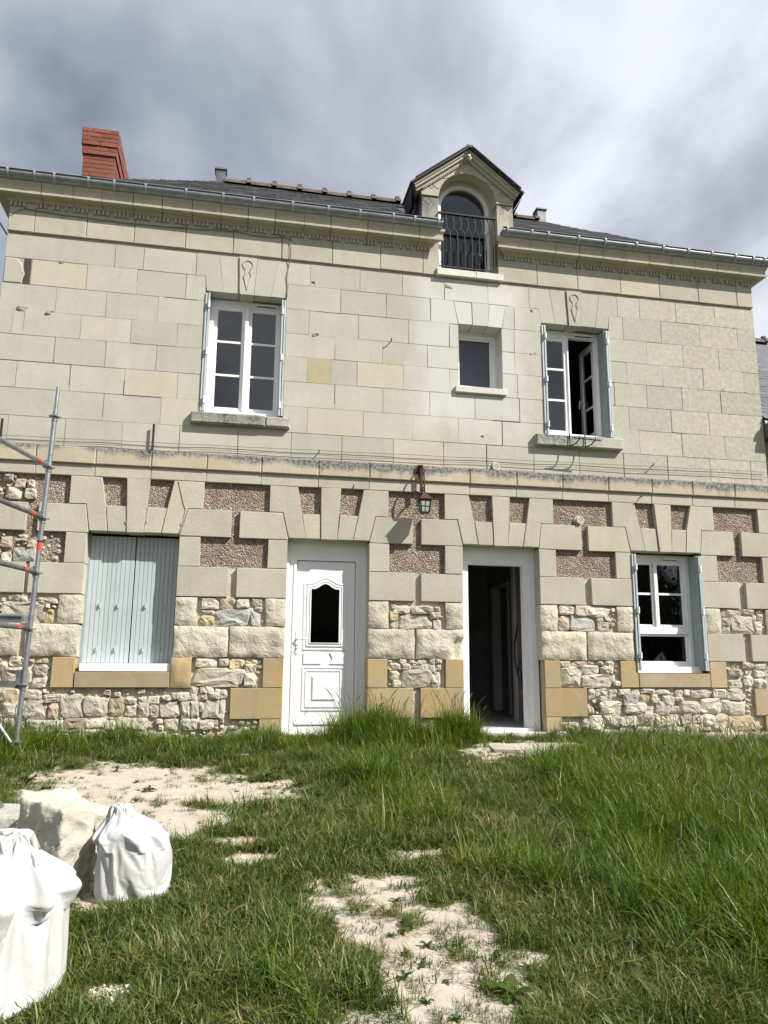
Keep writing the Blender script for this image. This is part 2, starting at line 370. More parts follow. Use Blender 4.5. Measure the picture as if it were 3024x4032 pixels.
# ================================================================= SETTING: ground
xs = np.unique(np.concatenate([np.linspace(-120, -6, 16), np.linspace(-6, 9.5, 200), np.linspace(9.5, 130, 16)]))
ys = np.unique(np.concatenate([np.linspace(-150, -9.5, 14), np.linspace(-9.5, 0.3, 150), np.linspace(.3, 150, 14)]))
PATCH = [(-.85,-1.95,.95,.80),(-.10,-2.55,.85,.50),(-.30,-3.30,.60,.50),(-1.0,-3.1,.7,1.0),(-.50,-4.65,.36,.30),(-.95,-4.6,.6,.5),(-.40,-5.88,.12,.12),
         (3.25,-.95,.85,.62),(2.05,-.75,.30,.22),(.35,-2.3,.34,.16),(.16,-4.3,.22,.14),(1.2,-4.35,.20,.14),(.55,-1.45,.34,.10),(6.2,-.5,1.5,.34),(.2,-1.1,.3,.09),(.1,-3.9,.3,.12)]
TRACK = [(.76,-4.95,.36,.42),(.86,-5.4,.42,.45),(.97,-5.85,.42,.45),(.76,-6.25,.42,.45)]
def bare(x, y):
    v = -1.0
    for (px, py, rx, ry) in PATCH:
        d = math.hypot((x-px)/rx, (y-py)/ry); v = max(v, 1-d)
    v += .50*noise.fractal(Vector((x*3.6, y*3.6, 4.2)), .75, 2.1, 4)
    w = -1.0
    for (px, py, rx, ry) in TRACK:
        d = math.hypot((x-px)/rx, (y-py)/ry); w = max(w, 1-d)
    w = min(w, .45)+.70*noise.fractal(Vector((x*6.5, y*6.5, 1.7)), .8, 2.1, 4)-.10
    return max(v, w)
gv = []; gb = []
for y in ys:
    for x in xs:
        gv.append((x, y, gz(x, y) if abs(x) < 40 else gz(0, y)*1.0)); gb.append(bare(x, y) if (-6 < x < 9.5 and -9.5 < y < .3) else -1)
nx, ny = len(xs), len(ys)
me = bpy.data.meshes.new('ground'); me.from_pydata(gv, [], [(j*nx+i, j*nx+i+1, (j+1)*nx+i+1, (j+1)*nx+i) for j in range(ny-1) for i in range(nx-1)])
at = me.attributes.new('bare', 'FLOAT', 'POINT'); at.data.foreach_set('value', gb)
me.polygons.foreach_set('use_smooth', [True]*len(me.polygons))
mt, t, P = newmat('limestone_soil'); b = NB(t)
ba = b.n('ShaderNodeAttribute', attribute_name='bare').outputs['Fac']
pale = b.mix(b.mr(b.noise(5, 5, .65), .35, .68), (.46, .41, .345), (.37, .31, .245))
pale = b.mix(b.mr(b.noise(22, 4, .7), .58, .72, 0, .6), pale, (.25, .19, .135))
pale = b.mix(b.mr(b.vor(26), .16, .10, 0, .4), pale, (.58, .55, .49))
soil = b.mix(b.mr(b.noise(8, 4), .4, .6), (.10, .085, .045), (.06, .065, .025))
c = b.mix(b.mr(b.math('ADD', ba, b.math('MULTIPLY', b.math('SUBTRACT', b.noise(18, 4, .7), .5), .5)), -.16, .10), soil, pale)
t.links.new(c, P.inputs['Base Color']); P.inputs['Roughness'].default_value = .95; P.inputs['Specular IOR Level'].default_value = .1
t.links.new(b.bump(b.math('ADD', b.noise(30, 5, .7), b.math('MULTIPLY', b.vor(40), -.25)), .5, .014), P.inputs['Normal'])
me.materials.append(mt)
ground = put('ground', me); ground['kind'] = 'structure'

# ================================================================= THE HOUSE
M['djoint'] = simple('open_joint_dark', (.06, .05, .04), .95)  # dark colour stands in for the shaded depth of open joints
H = thing('stone_house', 'two storey cream limestone house with rusticated ground floor, dormer and red brick chimney', 'house', (2.19, 0, 0))
XL, XR = -2.88, 7.26
LL = (-1.68, -.655, .78, 2.357); D1 = (.62, 1.612, .02, 2.36); D2 = (2.812, 3.825, .02, 2.35); LR = (5.11, 6.13, .78, 2.35)
UL = (-.505, .505, 3.86, 5.465); SW = (2.79, 3.39, 4.455, 5.33); UR = (3.962, 4.96, 3.865, 5.462); DO = (2.53, 3.355, 6.05, 6.7)
LOW = [LL, D1, D2, LR]; UPP = [UL, SW, UR]
ex = lambda o, d=.05: (o[0]-d, o[1]+d, o[2]-d, o[3]+d)
slab('ground_floor_wall', XL+.01, XR-.01, -.4, 3.02, [ex(o) for o in LOW], .05, .42, [M['mortar2'], M['cast'], M['rev']], H, zmat=1.972)
slab('upper_floor_wall', XL+.01, XR-.01, 3.02, 6.60, [ex(o) for o in UPP]+[(DO[0]-.03, DO[1]+.03, DO[2]-.05, 6.60)], .007, .42, [M['mortar'], M['mortar'], M['rev']], H)
def touch(P, ops):
    if isinstance(P[0], (int, float)): P = rect(*P)
    x0, x1 = min(p[0] for p in P), max(p[0] for p in P); z0, z1 = min(p[1] for p in P), max(p[1] for p in P)
    return any(x0 < o[1]+.02 and x1 > o[0]-.02 and z0 < o[3]+.02 and z1 > o[2]-.02 for o in ops)
def sub(rs, o):
    out = []
    for (a, b_, c, d) in rs:
        if a >= o[1]-1e-4 or b_ <= o[0]+1e-4 or c >= o[3]-1e-4 or d <= o[2]+1e-4: out.append((a, b_, c, d)); continue
        if a < o[0]: out.append((a, o[0], c, d))
        if b_ > o[1]: out.append((o[1], b_, c, d))
        aa, bb = max(a, o[0]), min(b_, o[1])
        if d > o[3]: out.append((aa, bb, o[3], d))
        if c < o[2]: out.append((aa, bb, c, o[2]))
    return [r for r in out if r[1]-r[0] > .03 and r[3]-r[2] > .03]
def ub(name, P, mat='tuf', **k):
    k.setdefault('yb', .26 if touch(P, UPP) else .05); k.setdefault('ch', .0014); k.setdefault('gap', random.choice([.0012, .002, .0025, .004]))
    return block(name, P, M[mat], H, **k)
ZR = [5.966, 5.66, 5.325, 4.99, 4.683, 4.35, 4.02, 3.682, 3.348]
rows = {1: [[XL, -1.62, -1.28, -.64], [.8, 1.45, 2.02, 2.6, 3.21, 3.51, 3.8], [5.11, 5.45, 6.01, 6.63, XR]],
        2: [[-2.57, -1.93, -1.34, -.75], [1.2, 1.81, 2.4], [5.18, 5.76, 6.37, 6.97, XR]],
        3: [[XL, -2.26, -1.68, -1.07, -.505], [.505, .8, 1.44, 2.11, 2.66, 3.57, 3.962], [4.96, 5.52, 6.08, 6.64, XR]],
        4: [[XL, -2.72, -2.59, -1.95, -1.37, -.82, 1.14, 1.76, 2.36, 3.57, 5.2, 5.74, 6.37, 6.99, XR]],
        5: [[XL, -2.22, -1.64, -1.05, -.3], [.3, .79, 1.09, 1.43, 2.04, 2.66, 3.1, 3.6, 5.0, 5.48, 6.02, 6.62, XR]],
        6: [[XL, -2.62, -2.02, -1.4, -.78, 1.15, 1.77, 2.39, 3.0, 3.62, 5.2, 5.83, 6.41, 6.99, XR]],
        7: [[XL, -2.14, -1.62, -.96, 0, .81, 1.52, 2.16, 2.77, 3.37, 4.4, 5.33, 5.97, 6.63, XR]],
        8: [[XL, -2.65, -2.02, -1.38, -.72, -.03, .62, 1.25, 1.91, 2.57, 3.15, 3.8, 4.44, 5.08, 5.73, 6.37, 7.0, XR]]}
M['yel'] = stone('yellow_tuffeau', (.46, .41, .275), (.43, .375, .24), warm=False)
for r, runs in rows.items():
    z1, z0 = ZR[r-1], ZR[r]
    for run in runs:
        for a, c in zip(run, run[1:]):
            rs = [(a, c, z0, z1)]
            for o in UPP: rs = sub(rs, o)
            for q in rs: ub('ashlar_block', q, 'yel' if (r == 5 and abs(a-.79) < .01) else 'tuf')
# broken corner stone, the stones that frame the lintels, the lintels
ub('ashlar_block', [(XL, 5.325), (-2.66, 5.325), (-2.63, 5.46), (-2.68, 5.60), (-2.74, 5.655), (XL, 5.66)], yf=-.004, ch=.012)
boxo('open_joint', M['djoint'], H, -2.655, -2.575, .0035, .010, 5.33, 5.655)  # dark strip in place of the shaded gap beside the broken stone
for c, l, rgt in ((0.0, -.64, .80), (4.456, 3.80, 5.11)):
    zt, zb, zm = 5.966, 5.463, 5.66
    ub('voussoir', [(l, zm), (c-.523, zm), (c-.497, zb), (c-.287, zb), (c-.36, zt), (l, zt)])
    ub('voussoir', [(c-.287, zb), (c-.095, zb), (c-.118, zt), (c-.36, zt)])
    ub('voussoir', [(c+.095, zb), (c+.305, zb), (c+.385, zt), (c+.118, zt)])
    ub('voussoir', [(c+.305, zb), (c+.497, zb), (c+.523, zm), (rgt, zm), (rgt, zt), (c+.385, zt)])
    ub('keystone', [(c-.090, zb-.012), (c+.090, zb-.012), (c+.112, zt), (c-.112, zt)], yf=-.022)
    # carved drop on the keystone: a ring and a long lozenge in low relief
    b = MB()
    for i in range(14):
        a0, a1 = 2*math.pi*i/14, 2*math.pi*(i+1)/14
        if 3.95 < a0 < 5.3: continue
        b.tube([(c+.063*math.cos(a0), -.024, 5.855+.063*math.sin(a0)), (c+.063*math.cos(a1), -.024, 5.855+.063*math.sin(a1))], .006, 6)
    for s in (-1, 1):
        b.tube([(c+s*.035, -.024, 5.80), (c+s*.022, -.024, 5.765), (c+s*.048, -.024, 5.69), (c, -.024, 5.515)], .006, 6)
    b.build('keystone_carving', M['rev'], H)
ub('ashlar_block', [(-.75, 5.325), (-.505, 5.325), (-.505, 5.463), (-.523, 5.66), (-.75, 5.66)])
ub('ashlar_block', [(.505, 5.325), (1.2, 5.325), (1.2, 5.66), (.523, 5.66), (.505, 5.463)])
ub('ashlar_block', [(2.4, 5.325), (2.79, 5.325), (2.721, 5.66), (2.4, 5.66)])
for P in ([(2.79, 5.332), (2.99, 5.332), (2.976, 5.66), (2.721, 5.66)], [(2.99, 5.332), (3.2, 5.332), (3.228, 5.66), (2.976, 5.66)], [(3.2, 5.332), (3.404, 5.332), (3.454, 5.66), (3.228, 5.66)], [(3.404, 5.325), (3.58, 5.325), (3.58, 5.66), (3.454, 5.66)]):
    ub('voussoir', P)
ub('ashlar_block', [(3.58, 5.325), (3.962, 5.325), (3.962, 5.463), (3.935, 5.66), (3.58, 5.66)])
ub('ashlar_block', [(4.96, 5.325), (5.18, 5.325), (5.18, 5.66), (4.977, 5.66), (4.96, 5.463)])
# dark strips painted in for shaded open joints, and crumbled mortar spots
M['slabm'] = stone('worn_slab', (.47, .435, .37), (.38, .34, .27), bump=.8, bdist=.01, warm=False, spread=.04)
M['chipm'] = simple('crumbled_mortar', (.26, .22, .185), .95, bump=(60, .8, .006), var=.3)
for (x0, z0, x1, z1) in ((3.62, 4.35, 3.62, 4.02), (3.24, 4.02, 3.62, 4.02), (3.37, 4.02, 3.37, 3.69), (3.15, 3.682, 3.37, 3.682), (3.15, 3.682, 3.15, 3.36), (-.72, 3.682, -.72, 3.36), (-.03, 3.682, -.03, 3.36), (-1.34, 5.66, -1.34, 5.50),
        (-2.02, 4.35, -2.02, 4.10), (-1.40, 4.20, -1.40, 4.02), (-1.40, 4.02, -.97, 4.02), (-1.62, 4.02, -1.62, 3.74), (1.45, 5.325, 1.9, 5.325), (2.41, 5.66, 2.41, 5.34), (2.66, 5.30, 2.66, 5.0), (4.44, 3.68, 4.44, 3.36), (5.08, 3.68, 5.08, 3.36), (5.73, 3.68, 5.73, 3.36), (7.0, 3.68, 7.0, 3.36), (6.63, 4.02, 6.63, 3.70), (6.62, 4.66, 6.62, 4.36), (6.37, 5.0, 6.37, 4.70), (-1.0, 5.325, -.6, 5.325), (1.2, 5.325, .9, 5.325), (1.44, 4.99, 1.44, 4.72), (1.15, 4.35, 1.15, 4.10), (5.76, 5.64, 5.76, 5.36)):
    w = random.uniform(.0035, .006)
    if x0 == x1: boxo('open_joint', M['djoint'], H, x0-w, x0+w, -.0005, .010, min(z0, z1), max(z0, z1))
    else: boxo('open_joint', M['djoint'], H, min(x0, x1), max(x0, x1), -.0005, .010, z0-w, z0+w)
for (x, z, r) in ((-2.22, 5.66, .035), (.89, 5.0, .04), (.83, 5.72, .035), (3.82, 5.62, .03), (6.95, 5.66, .028), (6.64, 4.70, .035), (7.0, 4.69, .045), (3.83, 5.0, .04), (-2.3, 4.99, .05), (-2.62, 5.01, .06), (3.10, 3.80, .02), (2.66, 5.86, .05)):
    rubble(x, z, r*2, r*1.1, 0, H, name='mortar_patch', base=.008, pro=.012).data.materials[0] = M['chipm']
# frieze
for run in ([XL, -2.58, -1.98, -1.41, -.79, -.2, .42, .53, 1.08, 1.72, 2.3, 2.53], [3.355, 3.92, 4.52, 5.17, 5.77, 6.38, 7.0, XR]):
    for a, c in zip(run, run[1:]): block('frieze_block', (a, c, 5.997, 6.325), M['tufl'], H, yf=-.02, yb=.30 if (abs(c-2.53) < .01 or abs(a-3.355) < .01) else .05, ch=.006)
# string course and the flat band under it
run = [XL, -2.306, -1.65, -1.022, -.38, .27, .964, 1.603, 2.26, 2.911, 3.542, 4.181, 4.827, 5.459, 6.064, 6.704, XR]
for a, c in zip(run, run[1:]):
    block('string_course_block', (a-.0005, c, 3.14, 3.346), M['string'], H, yf=-.03, yb=.05, ch=.010)
    block('band_block', (a, c, 3.0, 3.138), M['tufl'], H, yb=.06, ch=.004)
# ---- ground floor stones
Z = [-.15, .24, .592, .932, 1.293, 1.628, 1.98, 2.333, 2.667, 3.0]
def lb(name, P, mat='tufl', **k):
    k.setdefault('yb', .26 if touch(P, LOW) else .07); k.setdefault('ch', .004)
    return block(name, P, M[mat], H, **k)
for a, c in ((-1.915, -1.68), (-.655, -.405), (.378, .62), (1.612, 1.866), (2.575, 2.812), (3.825, 4.062), (4.886, 5.11), (6.13, 6.367), (7.05, XR)): lb('jamb_block', (a, c, Z[6], Z[7]))
for a, c in ((XL, -2.31), (-2.27, -1.68), (-.655, -.07), (.025, .62), (1.612, 2.196), (2.266, 2.812), (3.825, 4.443), (4.53, 5.11), (6.13, 6.672), (6.768, XR)): lb('ashlar_block', (a, c, Z[5], Z[6]))
for i, (a, c) in enumerate(((-1.93, -1.68), (-.655, -.41), (.378, .62), (1.612, 1.868), (2.58, 2.812), (3.825, 4.057), (4.875, 5.11), (6.13, 6.368), (7.04, XR))):
    if i in (0, 1, 2, 3, 4): rough_block('jamb_block', a, c, Z[4], Z[5], M['rough'], H, amp=.014)
    else: rough_block('jamb_block', a, c, Z[4], Z[5], M['rough'], H, amp=.007)
for a, c in ((XL, -2.31), (-2.25, -1.69), (-.655, -.035), (-.028, .62), (1.612, 2.192), (2.204, 2.812), (3.825, 4.437), (4.45, 5.09)):
    rough_block('rough_block', a, c, Z[3], Z[4], M['rough'], H, amp=.026, chip=[(2.78, 1.05, .16, .07)] if abs(a-2.204) < .01 else None)
for a, c in ((6.14, 6.675), (6.778, XR)): lb('ashlar_block', (a, c, Z[3], Z[4]))
for a, c in ((-1.943, -1.697), (.37, .612), (1.606, 1.852), (2.57, 2.805), (3.85, 4.064), (4.88, 5.13), (6.145, 6.388)): lb('ochre_block', (a, c, Z[2], Z[3]), 'ochre')
rough_block('ochre_block', -.672, -.432, Z[2], Z[3], M['ochre'], H, amp=.012, yf=-.02, yb=.2)
for a, c in ((.012, .612), (1.606, 2.172), (2.256, 2.805), (3.85, 4.412), (6.77, XR)): lb('ochre_block', (a, c, Z[1], Z[2]), 'ochre' if a < 6 else 'sillo')
for a, c in ((.35, .612), (1.606, 1.85), (2.56, 2.805), (3.85, 4.062), (6.9, XR)): lb('ochre_block', (a, c, Z[0], Z[1]), 'ochre' if a < 6 else 'sillo')
lb('stone_sill', (-1.695, -.674, .592, .772), 'sillo', yf=-.012, yb=.25); lb('stone_sill', (5.132, 6.143, .597, .778), 'sillo', yf=-.004, yb=.25)
# voussoirs of the four ground floor openings: outer corner stones, short stones under the panels, keystone
VZ = (2.357, 2.667, 3.0)
for (E0, A, B, Cc, D, E1, pl, pr, gl, gr) in (
    ((-1.72, -1.665), (-1.561, -1.502, -1.464), (-1.291, -1.272, -1.251), (-1.018, -1.036, -1.063), (-.747, -.809, -.861), (-.573, -.658), -1.911, -.397, -2.232, -.057),
    ((.547, .622), (.724, .778, .831), (1.003, 1.010, 1.014), (1.254, 1.244, 1.212), (1.535, 1.473, 1.409), (1.69, 1.614), .382, 1.853, .033, 2.172),
    ((2.745, 2.813), (2.904, 2.967, 3.019), (3.205, 3.212, 3.222), (3.452, 3.440, 3.411), (3.72, 3.668, 3.617), (3.87, 3.826), 2.574, 4.042, 2.272, 4.426),
    ((5.05, 5.112), (5.202, 5.264, 5.327), (5.476, 5.501, 5.522), (5.731, 5.724, 5.703), (6.025, 5.948, 5.915), (6.17, 6.128), 4.873, 6.362, 4.517, 6.646)):
    b0, b1, b2 = VZ
    lb('voussoir', [(E0[1], b0), (A[2], b0), (A[1], b1), (A[0], b2), (pl, b2), (pl, b1), (E0[0], b1)], yb=.27)
    lb('voussoir', [(A[2], b0), (B[2], b0), (B[1], b1), (A[1], b1)], yb=.27, yf=.004)
    lb('keystone', [(B[2], b0-.006), (Cc[2], b0-.006), (Cc[0], b2), (B[0], b2)], yb=.27, yf=-.010)
    lb('voussoir', [(Cc[2], b0), (D[2], b0), (D[1], b1), (Cc[1], b1)], yb=.27, yf=.004)
    lb('voussoir', [(D[2], b0), (E1[1], b0), (E1[0], b1), (pr, b1), (pr, b2), (D[0], b2), (D[1], b1)], yb=.27)
    lb('ashlar_block', [(gl, 2.335), (E0[1]-.003, 2.335), (E0[1]-.003, b0), (E0[0], b1), (gl, b1)], yb=.07)
    lb('ashlar_block', [(E1[1]+.003, 2.335), (gr, 2.335), (gr, b1), (E1[0], b1), (E1[1]+.003, b0)], yb=.07)
lb('ashlar_block', (7.044, XR, 2.667, 3.0)); lb('ashlar_block', (6.755, XR, 2.335, 2.667)); lb('ashlar_block', (XL, -2.35, 2.335, 2.667)); rough_block('rough_block', XL, -2.72, 2.67, 2.98, M['rough'], H, amp=.02, yb=.07)
for (x, z) in ((-1.256, 2.475), (-1.052, 2.480), (-.628, 2.478)):
    b = MB(); b.prism([(x+.023*math.cos(2*math.pi*k/12), z+.023*math.sin(2*math.pi*k/12)) for k in range(12)], -.0045, .01); b.build('mortar_plug', M['chipm'], H)
for pts in (((-1.27, 2.66), (-1.262, 2.58), (-1.256, 2.48), (-1.25, 2.36)), ((-.70, 2.99), (-.665, 2.86), (-.63, 2.72), (-.60, 2.66), (-.628, 2.48), (-.66, 2.36)), ((-1.036, 2.66), (-1.052, 2.48), (-1.06, 2.36))):
    b = MB(); b.tube([(x, .002, z) for x, z in pts], .008, 5); b.build('repair_seam', M['chipm'], H)
# ---- rubble infill, traced stone by stone, then small stones between
RUB = [(-0.268,1.548,0.196,0.121,0),(-0.058,1.559,0.182,0.135,2),(0.115,1.556,0.149,0.108,0),(0.278,1.57,0.122,0.101,0),(-0.284,1.444,0.153,0.057,0),(-0.286,1.354,0.152,0.124,2),(-0.001,1.389,0.408,0.192,1),(0.207,1.468,0.071,0.086,0),(0.264,1.383,0.107,0.171,1),(0.295,1.488,0.093,0.065,0),(-0.269,0.874,0.247,0.104,0),(-0.076,0.876,0.125,0.09,0),(0.077,0.863,0.168,0.118,2),(0.244,0.896,0.141,0.07,0),(0.226,0.805,0.14,0.112,0),(-0.126,0.707,0.558,0.206,0),(0.231,0.676,0.14,0.159,0),(0.295,0.656,0.042,0.104,0),(-0.39,0.559,0.108,0.088,0),(-0.298,0.562,0.075,0.068,0),(-0.213,0.569,0.096,0.082,0),(-0.13,0.555,0.069,0.055,0),(-0.508,0.495,0.121,0.095,0),(-0.399,0.474,0.095,0.054,0),(-0.297,0.488,0.109,0.081,0),(-0.168,0.498,0.137,0.075,0),(-0.06,0.525,0.083,0.102,0),(-0.477,0.353,0.101,0.188,0),(-0.379,0.353,0.094,0.189,0),(-0.193,0.359,0.184,0.203,0),(-0.069,0.352,0.062,0.217,0),(-0.542,0.327,0.033,0.107,0),(-0.306,0.379,0.054,0.108,0),(-0.472,0.196,0.107,0.114,0),(-0.351,0.198,0.135,0.121,0),(-0.195,0.203,0.176,0.08,0),(1.923,1.561,0.061,0.052,0),(2.027,1.526,0.207,0.097,0),(2.281,1.528,0.287,0.091,0),(2.472,1.535,0.078,0.067,0),(1.932,1.44,0.107,0.119,2),(1.936,1.336,0.114,0.088,0),(2.205,1.382,0.423,0.183,0),(2.448,1.46,0.14,0.083,0),(2.468,1.359,0.089,0.119,0),(1.885,0.901,0.053,0.036,0),(2.043,0.902,0.083,0.051,0),(2.154,0.909,0.061,0.048,0),(2.28,0.896,0.115,0.05,0),(2.41,0.901,0.069,0.059,0),(2.494,0.907,0.085,0.056,0),(1.935,0.837,0.15,0.094,0),(2.082,0.837,0.128,0.079,3),(2.192,0.859,0.091,0.08,0),(2.302,0.835,0.13,0.073,0),(2.409,0.821,0.085,0.117,0),(2.486,0.836,0.069,0.073,0),(1.939,0.736,0.127,0.108,0),(1.966,0.639,0.105,0.086,0),(2.208,0.701,0.38,0.209,0),(2.455,0.686,0.115,0.181,0),(2.072,0.141,0.224,0.099,0),(2.319,0.132,0.211,0.084,3),(4.18,1.563,0.213,0.117,0),(4.383,1.558,0.175,0.135,0),(4.632,1.549,0.343,0.145,0),(4.139,1.393,0.163,0.188,3),(4.41,1.402,0.379,0.215,1),(4.69,1.366,0.187,0.118,3),(4.744,1.461,0.109,0.072,0),(4.646,1.45,0.108,0.054,0),(4.137,0.881,0.142,0.079,0),(4.328,0.883,0.202,0.079,3),(4.478,0.905,0.096,0.052,0),(4.608,0.897,0.087,0.053,0),(4.733,0.881,0.127,0.088,0),(4.207,0.721,0.256,0.244,0),(4.469,0.809,0.259,0.122,0),(4.7,0.81,0.184,0.106,0),(4.569,0.674,0.452,0.165,0),(4.35,0.625,0.077,0.052,0),(6.538,1.567,0.295,0.113,0),(6.782,1.581,0.171,0.094,0),(6.438,1.448,0.115,0.103,0),(6.446,1.355,0.126,0.103,0),(6.682,1.415,0.338,0.234,0),(6.87,1.498,0.064,0.094,0),(6.957,1.513,0.085,0.103,0),(6.912,1.381,0.128,0.16,0),(-2.518,1.549,0.049,0.045,0),(-2.399,1.572,0.125,0.067,0),(-2.295,1.577,0.075,0.089,0),(-2.295,1.409,0.468,0.244,0),(-2.051,1.546,0.212,0.072,0),(-2.042,1.486,0.051,0.05,0),(-2.019,1.372,0.093,0.17,2),(-1.978,1.484,0.043,0.036,0),(-2.429,0.814,0.086,0.095,0),(-2.32,0.875,0.136,0.113,0),(-2.053,0.881,0.141,0.052,2),(-2.303,0.72,0.321,0.181,0),(-2.061,0.779,0.142,0.126,0),(-2.062,0.655,0.157,0.121,0),(-2.351,0.442,0.171,0.272,2),(-2.106,0.516,0.17,0.103,0),(-1.908,0.479,0.193,0.089,0),(-2.072,0.359,0.254,0.197,0),(-1.89,0.344,0.092,0.154,3),(-1.697,0.398,0.258,0.251,0),(-1.448,0.389,0.254,0.208,0),(-1.225,0.385,0.177,0.186,2),(-1.082,0.444,0.119,0.068,0),(-0.958,0.455,0.086,0.06,0),(-0.83,0.458,0.149,0.084,0),(-1.072,0.347,0.126,0.127,0),(-0.938,0.346,0.127,0.157,0),(-0.822,0.334,0.105,0.135,0),(-0.651,0.356,0.226,0.181,0),(-0.497,0.492,0.099,0.091,0),(-0.429,0.355,0.19,0.182,0),(-0.402,0.488,0.077,0.069,0),(-0.7,0.477,0.113,0.06,0),(-0.599,0.496,0.091,0.083,0),(-2.079,0.206,0.14,0.095,0),(-1.919,0.186,0.163,0.116,0),(-1.809,0.186,0.071,0.116,0),(-1.655,0.188,0.251,0.139,3),(-1.43,0.205,0.188,0.103,0),(-1.277,0.189,0.116,0.104,0),(-1.146,0.202,0.147,0.133,0),(-0.969,0.19,0.192,0.142,0),(-0.756,0.222,0.09,0.06,0),(-0.626,0.183,0.149,0.135,0),(-0.438,0.189,0.196,0.12,0),(-0.249,0.18,0.183,0.106,0),(-2.068,0.115,0.175,0.087,0),(-1.925,0.1,0.106,0.058,0),(-1.78,0.054,0.163,0.116,0),(-1.627,0.053,0.143,0.087,0),(-1.462,0.091,0.209,0.11,0),(-1.289,0.108,0.138,0.073,3),(-1.18,0.114,0.066,0.045,0),(-1.358,0.017,0.274,0.08,0),(-1.127,0.032,0.19,0.117,0),(-2.091,0.026,0.112,0.08,0),(-1.948,0.024,0.176,0.08,0),(-0.961,0.068,0.147,0.133,0),(-0.768,0.057,0.178,0.119,0),(-2.36,0.509,0.168,0.117,0),(-2.31,0.357,0.181,0.16,0),(-2.345,0.205,0.139,0.144,0),(4.473,0.513,0.086,0.138,0),(4.619,0.539,0.183,0.104,0),(4.777,0.525,0.116,0.095,0),(4.924,0.541,0.175,0.075,0),(5.089,0.538,0.117,0.087,0),(5.247,0.551,0.197,0.061,0),(5.459,0.547,0.208,0.07,0),(5.692,0.52,0.12,0.089,0),(5.798,0.533,0.091,0.079,0),(5.994,0.516,0.304,0.098,0),(6.269,0.524,0.205,0.116,0),(6.495,0.515,0.247,0.152,0),(6.517,0.641,0.228,0.1,0),(6.708,0.682,0.146,0.127,0),(6.499,0.786,0.208,0.1,0),(6.716,0.878,0.168,0.082,0),(6.898,0.861,0.18,0.083,0),(6.883,0.768,0.147,0.098,0),(6.877,0.651,0.2,0.118,0),(4.672,0.461,0.163,0.069,0),(4.738,0.339,0.327,0.172,0),(5.005,0.442,0.195,0.14,1),(5.197,0.46,0.167,0.105,2),(5.34,0.459,0.118,0.106,0),(5.072,0.342,0.302,0.13,0),(5.45,0.34,0.197,0.166,0),(5.536,0.432,0.159,0.123,0),(5.608,0.326,0.12,0.088,0),(5.814,0.343,0.29,0.158,0),(6.124,0.364,0.304,0.186,0),(6.348,0.367,0.143,0.143,0),(6.515,0.336,0.237,0.17,0),(5.677,0.45,0.12,0.053,0),(4.459,0.315,0.076,0.086,0),(4.528,0.169,0.191,0.171,0),(4.683,0.202,0.115,0.103,0),(4.816,0.175,0.154,0.121,0),(5,0.182,0.213,0.138,0),(5.215,0.198,0.215,0.156,0),(5.504,0.187,0.365,0.157,0),(5.777,0.185,0.16,0.158,0),(5.928,0.197,0.141,0.115,0),(6.089,0.192,0.182,0.141,0),(6.031,0.099,0.161,0.096,0),(6.238,0.155,0.244,0.212,0),(6.565,0.144,0.411,0.196,2),(5.853,0.062,0.19,0.158,0),(6.349,0.031,0.204,0.105,0),(6.585,0.037,0.268,0.123,0),(4.385,0.153,0.095,0.102,0),(4.185,0.103,0.225,0.135,0),(4.693,0.031,0.267,0.102,0),(5.628,0.055,0.237,0.104,0),(4.934,0.062,0.212,0.103,0),(5.167,0.06,0.253,0.103,0),(5.401,0.049,0.216,0.086,0),(-2.587,2.944,0.096,0.076,1),(-2.512,2.767,0.171,0.135,0),(-2.337,2.768,0.123,0.12,0),(-2.34,2.881,0.082,0.091,0),(-2.454,2.883,0.116,0.106,3),(-2.338,2.059,0.251,0.153,1),(-2.532,2.027,0.11,0.116,0),(-2.367,2.226,0.088,0.036,0),(-2.543,2.198,0.121,0.124,3),(-2.267,2.179,0.088,0.096,3)]
taken = []
for (cx_, cz_, w, h, c) in RUB:
    rubble(cx_, cz_, w*1.03, h*1.05, c, H); taken.append((cx_, cz_, w/2, h/2))
small = MB()
def free(x, z, r): return not any(abs(x-a) < hw*.92+r*.5 and abs(z-b_) < hh*.92+r*.5 for (a, b_, hw, hh) in taken)
regs = [(-2.85, -1.95, 1.30, 1.62), (-2.85, -1.95, .6, .92), (-.4, .37, 1.30, 1.62), (-.42, .36, .6, .92), (1.88, 2.56, 1.3, 1.62), (1.87, 2.55, .6, .92), (4.07, 4.86, 1.3, 1.62), (4.08, 4.87, .6, .92), (6.38, 7.03, 1.3, 1.62),
        (-2.85, .0, -.05, .58), (.0, .34, -.05, .23), (1.87, 2.54, -.05, .22), (4.44, 6.76, -.05, .58), (6.4, 7.2, .6, .92), (6.4, 6.9, -.05, .58), (-2.85, -2.3, 2.68, 2.97), (-2.85, -1.95, 2.0, 2.3)]
nsm = 0
for (a, c, d, f) in regs:
    for _ in range(int(900*(c-a)*(f-d))):
        r = random.choice([.06, .05, .04, .03, .08]); x = random.uniform(a+r*.4, c-r*.4); z = random.uniform(d+r*.4, f-r*.4)
        if free(x, z, r):
            w, h = r*random.uniform(.9, 1.5), r*random.uniform(.7, 1.0); taken.append((x, z, w/2, h/2))
            if r >= .05 and nsm < 75: rubble(x, z, w, h, random.choice([0, 0, 0, 3, 2]), H); nsm += 1
            else: rubble(x, z, w, h, 0, H, mesh_only=small, pro=random.uniform(.02, .04))
small.build('rubble_chip', M['rub'][0], H, 'stuff')
